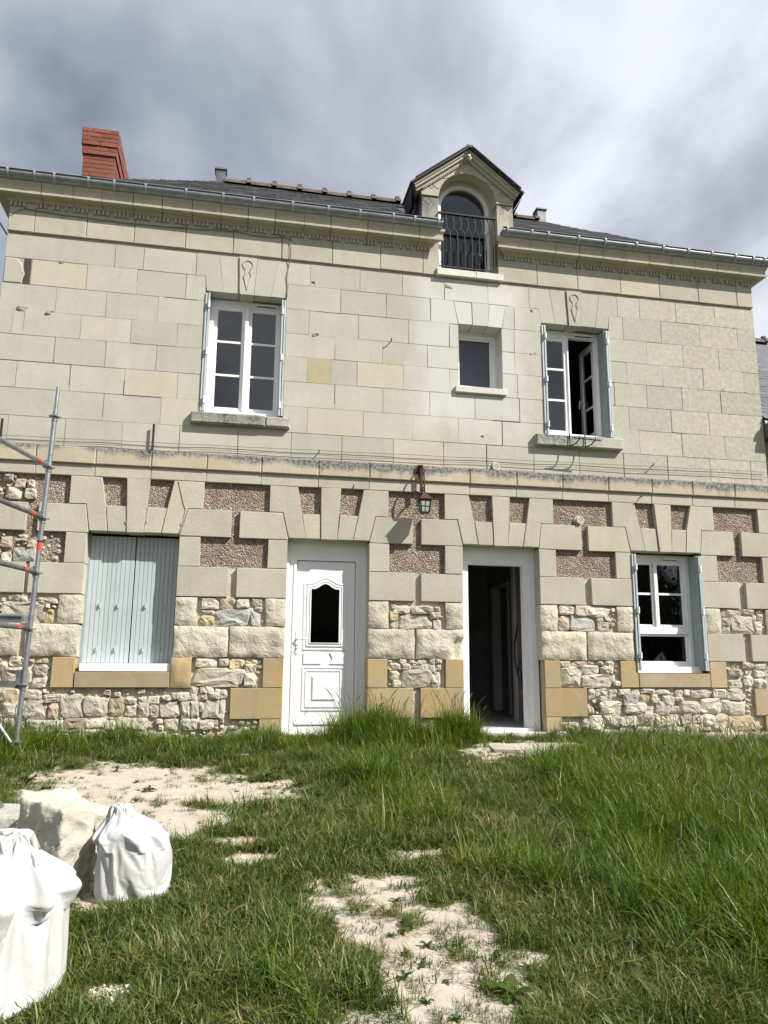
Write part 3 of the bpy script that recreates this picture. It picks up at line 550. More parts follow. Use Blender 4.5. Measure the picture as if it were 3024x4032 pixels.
# ---- sills
block('stone_sill', (-.605, .29, 3.712, 3.856), M['sill'], H, yf=-.080, yb=.2, ch=.016); block('stone_sill', (.292, .592, 3.716, 3.85), M['sill'], H, yf=-.074, yb=.2, ch=.016)
rough_block('broken_bed', -.58, .56, 3.64, 3.715, M['rough'], H, amp=.02, yf=-.004, yb=.05)
block('stone_sill', (3.812, 5.05, 3.706, 3.864), M['sill'], H, yf=-.078, yb=.2, ch=.010)
block('white_sill', (2.728, 3.436, 4.362, 4.452), M['white_slab'], H, yf=-.042, yb=.25, ch=.006, jit=0)
for a, c in ((2.485, 3.03), (3.03, 3.42)): block('white_sill', (a, c, 5.992, 6.092), M['white_slab'], H, yf=-.055, yb=.28, ch=.006, gap=.001, jit=0)
boxo('door_step', M['white_slab'], H, 2.80, 3.86, -.03, .30, -.1, .062)
boxo('door_step', M['white_slab'], H, .63, 1.60, .0, .30, -.1, .062)
# ---- inside: floors, partitions, rear and side walls
DEEP = 4.1
slab('rear_wall', XL, XR, -.3, 6.6, [], DEEP-.3, DEEP, [M['plaster']]*3, H)
for x0, x1 in ((XL, XL+.3), (XR-.3, XR)): boxo('side_wall', M['rev'], H, x0+.012, x1-.012, .06, DEEP-.31, -.3, 6.6)
boxo('floor_slab', M['floor_in'], H, XL+.31, XR-.31, .3, DEEP-.31, -.1, .1)
boxo('floor_slab', M['plaster'], H, XL+.31, XR-.31, .43, DEEP-.31, 3.0, 3.25)
boxo('floor_slab', M['plaster'], H, XL+.31, XR-.31, .43, DEEP-.31, 6.15, 6.25)
boxo('partition_wall', M['plaster'], H, 2.3, 2.4, .43, DEEP-.31, .1, 3.0)
slab_p = MB(); slab_p.box(4.42, 4.52, .43, 2.78, .1, 3.0); slab_p.box(4.42, 4.52, 3.52, DEEP-.31, .1, 3.0); slab_p.box(4.42, 4.52, 2.78, 3.52, 2.14, 3.0); slab_p.build('partition_wall', M['plaster'], H)
tr = MB(); tr.box(4.395, 4.418, 2.72, 2.79, .1, 2.2); tr.box(4.395, 4.418, 3.51, 3.60, .1, 2.2); tr.box(4.395, 4.418, 2.79, 3.51, 2.13, 2.2); tr.box(4.40, 4.54, 3.49, 3.519, .1, 2.14)
tr.build('inner_door_frame', M['whitein'], H)
boxo('partition_wall', M['plaster'], H, -.1, 0.0, .43, DEEP-.31, .1, 3.0); boxo('partition_wall', M['plaster'], H, 3.55, 3.65, .43, DEEP-.31, 3.25, 6.15); boxo('partition_wall', M['plaster'], H, 1.6, 1.7, .43, DEEP-.31, 3.25, 6.15)

# ---- windows
def window(y, X0, X1, Z0, Z1, sashes, muntins, vent=None, mull=None, opened=[]):
    w = slab('window', X0-.02, X1+.02, Z0, Z1, [ex(s, .042) for s in sashes]+opened, y, y+.07, [M['white']]*3, H)
    for s in sashes:
        o = slab('sash', s[0]-.046, s[1]+.046, s[2]-.046, s[3]+.046, [s], y+.018, y+.062, [M['white']]*3, w)
        b = MB(); b.box(s[0]-.004, s[1]+.004, y+.036, y+.040, s[2]-.004, s[3]+.004); b.build('pane', M['glass'], w)
        bd = MB(); g = .008
        bd.box(s[0]+g, s[1]-g, y+.028, y+.052, s[2]-.001, s[2]+g); bd.box(s[0]+g, s[1]-g, y+.028, y+.052, s[3]-g, s[3]+.001); bd.box(s[0]-.001, s[0]+g, y+.028, y+.052, s[2], s[3]); bd.box(s[1]-g, s[1]+.001, y+.028, y+.052, s[2], s[3])
        bd.build('glazing_bead', M['white'], w)
    for (a, c, z) in muntins: boxo('muntin', M['white'], w, a, c, y+.022, y+.055, z-.014, z+.014)
    if vent: 
        boxo('trickle_vent', M['white'], w, vent[0], vent[1], y-.022, y+.003, vent[2]-.014, vent[2]+.014); boxo('vent_slot', M['dark'], w, vent[0]+.02, vent[1]-.02, y-.024, y-.0, vent[2]-.018, vent[2]-.0145)
    if mull: boxo('meeting_stile', M['white'], w, mull-.022, mull+.022, y-.016, y+.004, sashes[0][2]-.04, sashes[0][3]+.04)
    return w
ulw = window(.19, -.47, .475, 3.92, 5.45, [(-.355, -.035, 4.012, 5.328), (.078, .396, 4.012, 5.328)], [(a, c, z) for a, c in ((-.355, -.035), (.078, .396)) for z in (4.445, 4.892)], (.12, .40, 5.415), mull=.02)
boxo('window_ledge', M['white'], ulw, -.46, .475, .085, .20, 3.862, 3.925)
window(.24, 2.80, 3.40, 4.44, 5.35, [(2.868, 3.315, 4.565, 5.235)], [])
boxo('window_ledge', M['white'], H, 2.83, 3.37, .17, .25, 4.455, 4.485)
urw = window(.19, 3.99, 4.93, 3.92, 5.45, [(4.085, 4.372, 4.006, 5.318)], [(4.085, 4.372, z) for z in (4.445, 4.892)], (4.52, 4.80, 5.41), opened=[(4.435, 4.875, 3.965, 5.365)])
boxo('window_ledge', M['white'], urw, 3.99, 4.93, .085, .20, 3.868, 3.925)
# the other half stands open: its casement is swung into the room, hinged on the jamb
b = MB(); X = 4.86
for (y0, y1, z0, z1) in ((.25, .32, 3.985, 5.36), (.62, .69, 3.985, 5.36), (.32, .62, 3.985, 4.06), (.32, .62, 5.285, 5.36)): b.box(X-.025, X+.025, y0, y1, z0, z1)
cas = b.build('open_casement', M['white'], urw)
boxo('pane', M['glass'], urw, X-.003, X+.003, .318, .622, 4.055, 5.29)
for z in (4.445, 4.892): boxo('muntin', M['white'], urw, X-.016, X+.016, .318, .622, z-.013, z+.013)
b = MB(); b.tube([(X-.03, .655, 4.62), (X-.06, .655, 4.62), (X-.07, .655, 4.50)], .010, 8); b.build('handle', M['white'], urw)
lrw = window(.19, 5.17, 6.07, .86, 2.335, [(5.235, 5.505, 1.40, 2.212), (5.592, 5.948, 1.40, 2.212), (5.235, 5.962, .922, 1.262)], [(5.235, 5.505, 1.815), (5.592, 5.948, 1.815)], (5.64, 5.90, 2.29), mull=5.549)
boxo('window_ledge', M['white'], lrw, 5.14, 6.08, .07, .20, .782, .862)
boxo('mid_rail', M['white'], lrw, 5.19, 6.0, .165, .195, 1.285, 1.372)
# ---- shutters: three windows have folding leaves tucked against the reveals, the fourth is closed
def folded(xj, s, z0, z1, hz, wide):
    for k, dxx in enumerate((.014, .046)):
        y0, y1 = (-.022, .15) if k else (-.014, .13)
        x = xj+s*dxx
        sh = boxo('shutter', M['shut'], H, x-.011, x+.011, y0, y1, z0, z1)
        for z in hz:
            b = MB(); b.box(x-.017, x+.017, y0-.014, y0+.012, z-.035, z+.035); b.tube([(x, y0-.016, z-.045), (x, y0-.016, z+.045)], .009, 8)
            if k: b.build('hinge', M['white'], sh)
for (xl, xr, z0, z1, hz) in ((-.505, .505, 3.885, 5.43, (4.02, 4.65, 5.27)), (3.962, 4.96, 3.89, 5.425, (4.02, 4.65, 5.27)), (5.11, 6.13, .81, 2.315, (1.0, 1.58, 2.14))):
    folded(xl, 1, z0, z1, hz, .15); folded(xr, -1, z0, z1, hz, .15)
for (x, z0, z1) in ((4.925, 3.89, 5.425), (6.095, .81, 2.315)):
    boxo('shutter', M['shutd'], H, x-.045, x-.022, -.005, .175, z0, z1)  # right-hand leaves, their shade put into the darker colour
sy = .195
for (a, c) in ((-1.665, -1.160), (-1.150, -.668)):
    sh = boxo('shutter', M['shutd'], H, a, c, sy+.012, sy+.03, .865, 2.33)
    n = 10; w = (c-a)/n
    for i in range(n):
        x0, x1 = a+i*w, a+(i+1)*w
        b = MB(); g = .0015; 
        V = [(x0+g, sy+.012, .866), (x1-g, sy+.012, .866), (x1-g, sy+.012, 2.329), (x0+g, sy+.012, 2.329), (x0+g+.0025, sy+.006, .866), (x1-g-.0025, sy+.006, .866), (x1-g-.0025, sy+.006, 2.329), (x0+g+.0025, sy+.006, 2.329)]
        b.add(V, [(4,5,6,7), (0,1,5,4), (1,2,6,5), (2,3,7,6), (3,0,4,7)]); 
        b.build('plank', M['shut'], sh)
    for z in (1.02, 1.52, 2.18):
        for i in (2, 6):
            b = MB(); x = a+(i+1)*w; b.obox((x, sy-.010, z), (.007, 0, 0), (0, .010, 0), (0, 0, .026)); b.build('hinge', M['shut'], sh)
boxo('window_ledge', M['white'], H, -1.655, -.675, .03, .24, .776, .862)
boxo('shutter_jamb', M['shutd'], H, -1.70, -1.662, .185, .26, .78, 2.36); boxo('shutter_jamb', M['shutd'], H, -.668, -.64, .185, .26, .78, 2.36)
boxo('window_back', M['dark'], H, -1.72, -.62, .265, .28, .74, 2.40)

# ---- the closed white door
y = .20
dr = slab('front_door', .60, 1.63, .062, 2.385, [(.752, 1.482, .14, 2.12)], y, y+.07, [M['white']]*3, H)
leaf = boxo('door_leaf', M['white'], dr, .758, 1.476, y+.022, y+.068, .146, 2.114)
fr_ = MB(); fr_.box(.60, .655, y-.018, y+.001, .08, 2.37); fr_.box(1.575, 1.63, y-.018, y+.001, .08, 2.37); fr_.box(.655, 1.575, y-.018, y+.001, 2.30, 2.37)
fr_.box(.715, .752, y-.010, y+.001, .11, 2.155); fr_.box(1.482, 1.519, y-.010, y+.001, .11, 2.155); fr_.box(.752, 1.482, y-.010, y+.001, 2.12, 2.155)
fr_.build('frame_trim', M['white'], dr)
def loop(name, pts, r, yy, mat, parent, n=8):
    b = MB(); pts = pts+[pts[0], pts[1]]
    for a, c in zip(pts, pts[1:]):
        b.tube([(a[0], yy, a[1]), (c[0], yy, c[1])], r, n)
    return b.build(name, mat, parent)
def archtop(x0, x1, zs, zt, z0, n=14):
    P = [(x0, z0), (x1, z0)]
    for i in range(n+1):
        u = 1-i/n; v = (u-.5)*2
        s = .5+.5*math.cos(math.pi*min(1, abs(v)/.80)) if abs(v) < .80 else 0
        P.append((x0+(x1-x0)*u, zs+(zt-zs)*s))
    return P
loop('moulding', archtop(.855, 1.362, 1.83, 1.90, 1.035), .019, y+.031, M['white'], dr)
loop('moulding', archtop(.895, 1.322, 1.80, 1.868, 1.078), .016, y+.028, M['white'], dr)
loop('moulding', archtop(.93, 1.290, 1.775, 1.84, 1.113), .010, y+.022, M['white'], dr)
PG = archtop(.93, 1.290, 1.775, 1.84, 1.113)
b = MB(); b.prism(PG, y+.016, y+.021); b.build('pane', M['glass'], dr); b = MB(); b.prism(PG, y+.0212, y+.0216); b.build('dark_backing', M['dark'], dr)
for x0, x1, s in ((.86, 1.075, 1), (1.175, 1.362, -1)):
    P = [(x0, .868), (x1, .868)]+[(x1-s*.0+(.035*math.sin(math.pi*i/8) if s < 0 else -.035*math.sin(math.pi*i/8)), .868+.13*i/8) for i in range(1, 8)]+[(x1, .998), (x0, .998)]
    b = MB(); b.prism(P if s > 0 else [(x1, .868)]+[(x1, .998)]+[(x0, .998)]+[(x0+.035*math.sin(math.pi*i/8), .998-.13*i/8) for i in range(1, 8)]+[(x0, .868)], y+.010, y+.024); b.build('panel', M['white'], dr)
loop('moulding', rect(.858, 1.352, .322, .822), .018, y+.030, M['white'], dr)
loop('moulding', rect(.895, 1.315, .36, .785), .013, y+.026, M['white'], dr)
block('panel', (.965, 1.262, .44, .725), M['white'], dr, yf=y+.006, yb=y+.024, ch=.014, gap=0, jit=0)
boxo('weather_bar', M['white'], dr, .77, 1.46, y-.012, y+.024, .165, .205)
b = MB(); b.box(.760, .795, y+.004, y+.024, .99, 1.26); b.tube([(.777, y+.005, 1.165), (.777, y-.045, 1.165), (.80, y-.05, 1.163), (.885, y-.048, 1.160)], .011, 8); b.tube([(.777, y+.006, 1.06), (.777, y-.022, 1.06)], .014, 8); b.tube([(.777, y-.02, 1.06), (.79, y-.05, 1.052)], .006, 6)
b.build('handle', M['white'], dr)
# ---- the open doorway
od = slab('open_doorway', 2.79, 3.85, .062, 2.37, [(2.935, 3.672, .075, 2.132)], y, y+.09, [M['white']]*3, H)
b = MB(); b.box(2.79, 2.865, y-.016, y+.001, .08, 2.355); b.box(3.76, 3.85, y-.016, y+.001, .08, 2.355); b.box(2.865, 3.76, y-.016, y+.001, 2.29, 2.355); b.build('frame_trim', M['white'], od)
boxo('threshold', M['white'], od, 2.86, 3.75, y-.06, y+.12, .058, .098)
lf = MB(); lf.box(2.835, 2.90, .34, 1.07, .125, 2.12); lf.build('door_leaf', M['whitein'], od)
boxo('partition_end', M['whitein'], H, 3.985, 4.02, 1.37, 1.47, .1, 2.9); boxo('partition_end', M['pvc'], H, 4.02, 4.07, 1.30, 1.36, .1, 2.9); boxo('cupboard_board', M['rust'], H, 4.02, 4.40, 1.38, 1.42, .1, 2.6)
b = MB(); b.tube([(3.93, 1.02, 2.1), (3.90, 1.0, 1.2), (3.91, 1.0, .8), (3.90, .95, .5), (3.93, .95, .2)], .008, 8); b.build('orange_conduit', M['orange'], H)
b = MB(); b.tube([(3.97, 1.05, .95), (3.945, 1.03, .80), (3.945, 1.03, .68), (3.97, 1.05, .55)], .05, 8); b.build('blue_conduit', M['blue'], H)
b = MB(); b.tube([(3.95, 1.1, 1.5), (3.86, 1.05, 1.15), (3.84, 1.0, .95), (3.88, 1.0, .72), (3.95, 1.0, .62)], .012, 8); b.build('black_conduit', M['cable'], H)

# ---- cornice: mitred moulded stones, with dentils
PROF = [(0, 6.318), (.014, 6.322), (.014, 6.378), (.034, 6.384), (.046, 6.400), (.058, 6.422), (.070, 6.428), (.142, 6.430), (.157, 6.434), (.159, 6.458), (.148, 6.464), (.146, 6.496), (.150, 6.522), (.160, 6.542), (.170, 6.552), (.174, 6.588), (0, 6.600)]
def cornice(x0, x1, m0=0, m1=0):
    n = len(PROF); g = random.choice([.0025, .003, .005])
    V = [(x0+g-m0*o, -o, z) for o, z in PROF]+[(x1-g+m1*o, -o, z) for o, z in PROF]
    F = [(i, i+n, i+1+n, i+1) for i in range(n-1)]+[tuple(range(n)), tuple(range(2*n-1, n-1, -1))]
    b = MB(); b.add(V, [f for f in F]); return b.build('cornice_block', M['corn'], H)
jl = [XL, -2.502, -2.136, -1.802, -1.434, -1.082, -.72, -.365, -.026, .32, .694, 1.036, 1.525, 1.859, 2.217, 2.40]
jr = [3.47, 3.774, 4.149, 4.505, 4.858, 5.203, 5.56, 5.91, 6.27, 6.632, 6.991, XR]
for js in (jl, jr):
    for i, (a, c) in enumerate(zip(js, js[1:])): cornice(a, c, 1 if i == 0 else 0, 1 if i == len(js)-2 else 0)
# returns round the corners of the house
for (xe, s) in ((XL, -1), (XR, 1)):
    n = len(PROF); V = [(xe+s*o, -o, z) for o, z in PROF]+[(xe+s*o, DEEP, z) for o, z in PROF]
    b = MB(); b.add(V, [(i+1, i+1+n, i+n, i) if s > 0 else (i, i+n, i+1+n, i+1) for i in range(n-1)]); b.build('cornice_block', M['corn'], H)
dm = MB(); dm.box(-.0135, .0135, -.046, -.012, 6.324, 6.378); dme = dm.mesh('dentil', M['corn'])
for (a, c) in ((XL+.02, 2.42), (3.46, XR-.02)):
    x = a; k = 0
    while x < c:
        if k % 5 != 4 and random.random() > .06: put('dentil', dme, H, (x, random.uniform(0, .006), random.uniform(-.003, .003)))
        x += .0485; k += 1
M['bracket'] = simple('gutter_bracket_steel', (.36, .385, .40), .5, .2)
# ---- zinc gutters
def gutter(x0, x1, collars, c0, c1):
    yc, zc, r = -.178, 6.662, .076
    b = MB(); n = 12; V = []
    prof = [(yc-r*math.cos(math.pi*i/n), zc-r*math.sin(math.pi*i/n)) for i in range(n+1)]
    prof = [(yc-r+.012*math.sin(a), zc+.012-.012*math.cos(a)) for a in (4.6, 3.4, 2.2, 1.1)] + prof
    inner = [(y_+.003*0, z_+.003) for y_, z_ in prof]
    m_ = len(prof)
    V = [(x0, p[0], p[1]) for p in prof]+[(x1, p[0], p[1]) for p in prof]
    b.add(V, [(i, i+1, i+1+m_, i+m_) for i in range(m_-1)], 0, True)
    for x, cap in ((x0, c0), (x1, c1)):
        if cap: b.add([(x, p[0], p[1]) for p in prof[4:]], [tuple(range(n+1))])
    g = b.build('gutter', M['zinc'], H)
    for x in collars:
        b = MB(); rr_ = r+.008; P = [(yc-rr_*math.cos(math.pi*i/n), zc-rr_*math.sin(math.pi*i/n)) for i in range(n+1)]; P = [(yc-rr_+.002, zc+.022), (yc-rr_-.004, zc+.012)]+P
        V = [(x-.015, p[0], p[1]) for p in P]+[(x+.015, p[0], p[1]) for p in P]; k = len(P)
        b.add(V, [(i, i+1, i+1+k, i+k) for i in range(k-1)], 0, True); b.build('gutter_bracket', M['bracket'], g)
sc_ = 9.03/9.2
gutter(XL-.25, 2.525, [x*sc_ for x in (-2.929, -2.62, -2.392, -1.989, -1.686, -1.307, -.811, -.35, .04, .54, 1.01, 1.433, 1.884, 2.18, 2.513)], True, True)
gutter(3.362, XR+.28, [x*sc_ for x in (3.492, 3.846, 4.088, 4.54, 4.945, 5.424, 5.843, 6.241, 6.616, 7.002, 7.294, 7.481)], True, True)
boxo('gutter_board', M['crate'], H, XL-.15, 2.40, -.085, .02, 6.602, 6.622); boxo('gutter_board', M['crate'], H, 3.47, XR+.15, -.085, .02, 6.602, 6.622)
# ---- roof
YR, ZRG, YE, ZE = 1.94, 8.27, -.10, 6.655
RX0, RX1 = -.42, 4.80; EX0, EX1 = XL-.14, XR+.14
YB = 2*YR-YE
rf = MB()
rf.add([(EX0, YE, ZE), (2.30, YE, ZE), (2.30, YR, ZRG), (RX0, YR, ZRG)], [(0,1,2,3)]); rf.add([(3.59, YE, ZE), (EX1, YE, ZE), (RX1, YR, ZRG), (3.59, YR, ZRG)], [(0,1,2,3)])
ym = .62; rf.add([(2.30, ym, ZE+(ZRG-ZE)*(ym-YE)/(YR-YE)), (3.59, ym, ZE+(ZRG-ZE)*(ym-YE)/(YR-YE)), (3.59, YR, ZRG), (2.30, YR, ZRG)], [(0,1,2,3)])
rf.add([(EX0, YB, ZE), (EX1, YB, ZE), (RX1, YR, ZRG), (RX0, YR, ZRG)], [(1,0,3,2)]); rf.add([(EX0, YE, ZE), (EX0, YB, ZE), (RX0, YR, ZRG)], [(1,0,2)]); rf.add([(EX1, YE, ZE), (EX1, YB, ZE), (RX1, YR, ZRG)], [(0,1,2)])
roof = rf.build('roof', M['slate'], H)
sv = Vector((0, YR-YE, ZRG-ZE)); sl_ = sv.length; su = sv/sl_; sn = Vector((0, -su.z, su.y))
cand = []; exp_ = .125
r_ = 0; d = .30
while d < sl_-.02:
    x = EX0-.3+(r_ % 2)*.11
    while x < EX1:
        f = d/sl_; xa, xb = EX0+(RX0-EX0)*f, EX1+(RX1-EX1)*f
        if xa+.05 < x < xb-.05 and not (2.14 < x < 3.75 and (YE+su.y*d) < 1.5): cand.append((x, d))
        x += .222
    d += exp_; r_ += 1
cand.sort(key=lambda q: (Vector((q[0], YE, ZE))+su*q[1]-CAM).length)
sm_ = MB(); hx, hl, th = .108, .105, .004
SV = [(-hx,0,0),(hx,0,0),(hx,.2,0),(-hx,.2,0)]
sl_me = MB(); sl_me.box(-hx+.004, hx-.004, 0, .20, 0, .011); sl_me = sl_me.mesh('slate', M['slate'])
ang = math.atan2(sv.z, sv.y); rest = MB()
vis = [q for q in cand if YE+su.y*q[1] > .38]; hid = [q for q in cand if not YE+su.y*q[1] > .38]
for i, (x, d) in enumerate(vis+hid):
    p = Vector((x, YE, ZE))+su*d+sn*(.004+random.uniform(0, .003)); tl = random.uniform(.02, .035)
    if i < 300:
        o = put('slate', sl_me, roof, p, (ang-tl, 0, random.uniform(-.008, .008)))
    else:
        rest.obox(p+su*.10+sn*.003, (hx, 0, 0), su*.10, sn*.0035)
if rest.v: rest.build('slate_course', M['slate'], roof, 'stuff')
# ridge of clay tiles, zinc posts at its ends
L_ = .40; x = RX0; k = 0
rt = MB()
pts = [(-.115, -.075), (-.085, -.012), (-.04, .028), (0, .038), (.04, .028), (.085, -.012), (.115, -.075)]
n = len(pts)
for (x0, x1, up) in ((0, L_*.86, 0), (L_*.84, L_+.02, .022)):
    V = [(x0, p[0]*(1+up*4), p[1]+up) for p in pts]+[(x1, p[0]*(1+up*4), p[1]+up) for p in pts]
    rt.add(V, [(i+n, i, i+1, i+1+n) for i in range(n-1)]+[tuple(range(n)), tuple(range(2*n-1, n-1, -1))])
rt.box(L_*.86, L_+.01, -.03, .03, .045, .085)
rtm = rt.mesh('ridge_tile', M['clay'])
x = RX0
while x < RX1-.1:
    if not (2.2 < x < 3.3): put('ridge_tile', rtm, roof, (x, YR, ZRG+.035+random.uniform(-.008, .008)), (random.uniform(-.03, .03), random.uniform(-.012, .012), 0))
    x += L_
for x in (RX0-.06, RX1+.05):
    b = MB(); b.box(x-.075, x+.075, YR-.075, YR+.075, ZRG-.12, ZRG+.18); b.box(x-.095, x+.095, YR-.095, YR+.095, ZRG+.18, ZRG+.205); b.build('ridge_post', M['galvd'], roof)
b = MB(); p = Vector((.64, YE, ZE))+su*.80; b.add([p+Vector((-.085, -.06, .0)), p+Vector((.085, -.06, 0)), p+Vector((0, -.06, .135)), p+Vector((0, .20, .14))], [(0,1,2), (1,3,2), (0,2,3)]); b.build('roof_vent', M['darkroof'], roof)
# ---- chimney
CX0, CX1, CY0, CY1, CT = -2.325, -1.905, 1.0, 2.65, 8.235
ch = boxo('chimney', M['brickm'], H, CX0+.008, CX1-.008, CY0+.008, CY1-.008, 6.7, CT-.02)
bw, bh = .22, .0665
bm1 = MB(); bm1.box(-.105, .105, 0, .05, 0, .058); bmf = bm1.mesh('brick', M['brick']); bm2 = MB(); bm2.box(-.05, .05, 0, .05, 0, .058); bmh = bm2.mesh('brick', M['brick'])
z = CT-.058; k = 0
while z > 7.15:
    out = .0
    dk = CT-z
    if dk < .26: out = .035
    elif dk < .40 and dk > .32: out = .020
    offs = [(.105, 0), (.315, 0)] if k % 2 else [(.05, 1), (.21, 0), (.37, 1)]
    for (o_, hf) in offs:
        put('brick', bmh if hf else bmf, ch, (CX0+o_+(out*2*(o_/.42)-out), CY0-out+random.uniform(-.004, .004), z))
    if out: boxo('brick_corbel', M['brick'], ch, CX0-out*.96, CX1+out*.96, CY0-out*.9, CY1+out*.9, z+.002, z+.056)
    yy = CY0+(.11 if k % 2 else .0)+.11
    if out or True:
        yy2 = yy
        while yy2 < CY1-.05 and len(ch.children) < 290:
            put('brick', bmf, ch, (CX1+out-.0+random.uniform(-.003, .003), yy2, z), (0, 0, math.pi/2)); yy2 += bw
    z -= bh; k += 1
boxo('chimney_cap', M['brick'], ch, CX0-.005, CX1-.02, CY0+.03, CY1, CT-.02, CT+.012)

# ---- dormer
dmr = MB()
for s, xe in ((-1, 2.30), (1, 3.585)):
    dmr.box(xe-.03, xe+.03, .10, 1.45, 6.62, 7.30)
dmr.box(2.34, 3.55, .62, .66, 6.1, 7.7)
dormer = dmr.build('dormer', M['darkroof'], H)
def dblk(name, P, mat, **k):
    return block(name, P, M[mat], dormer, **k)
M['jambd'] = stone('weathered_jamb', (.45, .42, .33), (.38, .35, .28), weather=(6.3, 7.35), bump=.6)
for (a, c) in ((2.283, 2.53), (3.355, 3.603)):
    dblk('jamb_block', (a, c, 6.606, 7.165), 'jambd', yf=-.004, yb=.30, ch=.008); dblk('impost', (a-.006, c+.004 if a > 3 else c, 7.168, 7.205), 'tufl', yf=-.018, yb=.30)
CXD, CZD, RA = 2.943, 7.165, .4125
def arc(a0, a1, r, n=10): return [(CXD+r*math.cos(R(a0+(a1-a0)*i/n)), CZD+r*math.sin(R(a0+(a1-a0)*i/n))) for i in range(n+1)]
zb = 7.208
aL = math.degrees(math.asin((zb-CZD)/RA))
sl0 = (2.945, 7.79); slope = .79
def zs(x): return 7.79-slope*abs(x-2.945)
P1 = [(2.277, zb), (CXD-RA*math.cos(R(aL)), zb)]+arc(180-aL, 132, RA)[1:]+[(2.50, zs(2.50)), (2.277, zs(2.277))]
P2 = arc(132, 48, RA, 18)[::1]+[(3.386, zs(3.386)), (2.945, 7.79), (2.50, zs(2.50))]
P3 = arc(48, aL, RA)+[(3.61, zb), (3.61, zs(3.61)), (3.386, zs(3.386))]
for P in (P1, P2, P3): dblk('pediment_block', P, 'tufl', yf=-.01, yb=.30, ch=.004, gap=.0015, jit=.001)
# moulded rake of the pediment in two steps, dentils under it
for s in (-1, 1):
    dx_, dz_ = s/math.hypot(1, slope), -slope/math.hypot(1, slope); nx_, nz_ = -dz_*s, dx_*s
    ln = (.735 if s < 0 else .675)*math.hypot(1, slope)
    for (h0, h1, yf) in ((-.005, .03, -.035), (.028, .062, -.075), (.060, .088, -.098)):
        def pt(t_, h_): return (2.945+dx_*t_+s*slope/math.hypot(1, slope)*h_, 7.79+dz_*t_+h_/math.hypot(1, slope))
        t0_ = lambda h_: -slope*h_
        P = [pt(t0_(h0), h0), pt(ln, h0), pt(ln, h1), pt(t0_(h1), h1)]
        if s > 0: P = [P[0], P[3], P[2], P[1]][::-1]
        else: P = P[::-1]
        b = MB(); b.prism(P, yf, .28); b.build('raking_cornice', M['corn'], dormer)
    b = MB()
    for i in range(24):
        c = pt(.04+i*.034, -.018)
        b.obox((c[0], -.026, c[1]), (dx_*.009, 0, dz_*.009), (0, .012, 0), (-dz_*.010, 0, dx_*.010))
    b.build('dentil_band', M['corn'], dormer)
    P = [pt(t0_(.09), .09), pt(ln+.05, .09), pt(ln+.05, .112), pt(t0_(.112), .112)]
    P = P if s < 0 else P[::-1]
    b = MB(); b.prism(P[::-1], -.145, .42); rs_ = b.build('dormer_roof', M['darkroof'], dormer)
    P = [pt(ln+.02, .10), pt(ln+.05, .112), pt(ln+.05, -.0), pt(ln+.02, -.0)]
    PB = [pt(t0_(.085), .085), pt(ln-.10, .085), pt(ln-.10, .108), pt(t0_(.108), .108)]; b = MB(); b.prism(PB, .40, 1.75); b.build('dormer_roof', M['darkroof'], dormer)
    b = MB()
    for i in range(7):
        c = pt(.02+i*(.135 if s < 0 else .126), .118); b.obox((c[0], -.15, c[1]), (dx_*.062, 0, dz_*.062), (0, .012, 0), (-dz_*.006, 0, dx_*.006))
    b.build('slate_edge', M['darkroof'], dormer)
    # hanging slates on the cheek, their edges turned to the street
    e0 = pt(ln+.05, .10)
    b = MB(); b.add([(e0[0]-s*.01, -.10, e0[1]-.03), (e0[0]-s*.07, .12, e0[1]-.20), (e0[0]-s*.01, .40, e0[1]-.03), (e0[0]-s*.07, .40, e0[1]-.20)], [(0,1,3,2)]); b.add([(e0[0]-s*.045, -.10, e0[1]-.02), (e0[0]-s*.10, .10, e0[1]-.20), (e0[0]-s*.045, .40, e0[1]-.02), (e0[0]-s*.10, .40, e0[1]-.20)], [(2,3,1,0)]); b.build('eave_slates', M['darkroof'], dormer)
b = MB(); b.box(2.90, 2.99, -.15, 1.75, 7.90, 7.935); b.build('ridge_cap', M['darkroof'], dormer)
b = MB(); c = Vector((2.945, -.10, 7.76)); 
b.tube([c+Vector((0, 0, .04)), c+Vector((0, -.01, .0)), c+Vector((0, .0, -.05))], [.03, .035, .02], 8); b.build('apex_boss', M['corn'], dormer)
for (x, z, r, fl) in ((2.44, 7.31, .045, 1), (3.45, 7.31, .045, -1), (2.88, 7.645, .03, -1), (2.99, 7.63, .035, 1)):
    b = MB(); P = []
    for i in range(22):
        a = i*.38; q = r*(1-i/30); P.append((x+fl*q*math.cos(a), -.011, z+q*math.sin(a)))
    P = [(x+fl*r*2.2, -.011, z-r*.4)]+P; b.tube(P, .0042, 5); b.build('scroll_carving', M['corn'], dormer)
# jambs of the tall opening, arched frame, glazing
for (a, c, s) in ((2.44, 2.53, 1), (3.355, 3.445, -1)):
    boxo('reveal', M['rev'], dormer, a, c, .055 if s > 0 else .055, .40, 6.06, 6.604)
def ring(name, r0_, r1_, y0, y1, mat, z0):
    o = arc(0, 180, r1_, 24); i_ = arc(180, 0, r0_, 24)
    b = MB(); P = [(CXD+r1_, z0)]+o+[(CXD-r1_, z0), (CXD-r0_, z0)]+i_+[(CXD+r0_, z0)]
    b.prism(P, y0, y1); return b.build(name, mat, dormer)
ring('arch_moulding', .375, .43, .17, .30, M['corn'], 6.10)
ring('frame', .325, .40, .215, .29, M['white'], 6.10)
P = [(CXD-.33, 6.10), (CXD+.33, 6.10)]+arc(0, 180, .33, 24)
b = MB(); b.prism(P, .25, .255); b.build('pane', M['glass'], dormer)
b = MB(); b.box(CXD-.33, CXD+.33, .225, .28, 6.09, 6.15); b.build('transom', M['pvc'], dormer)
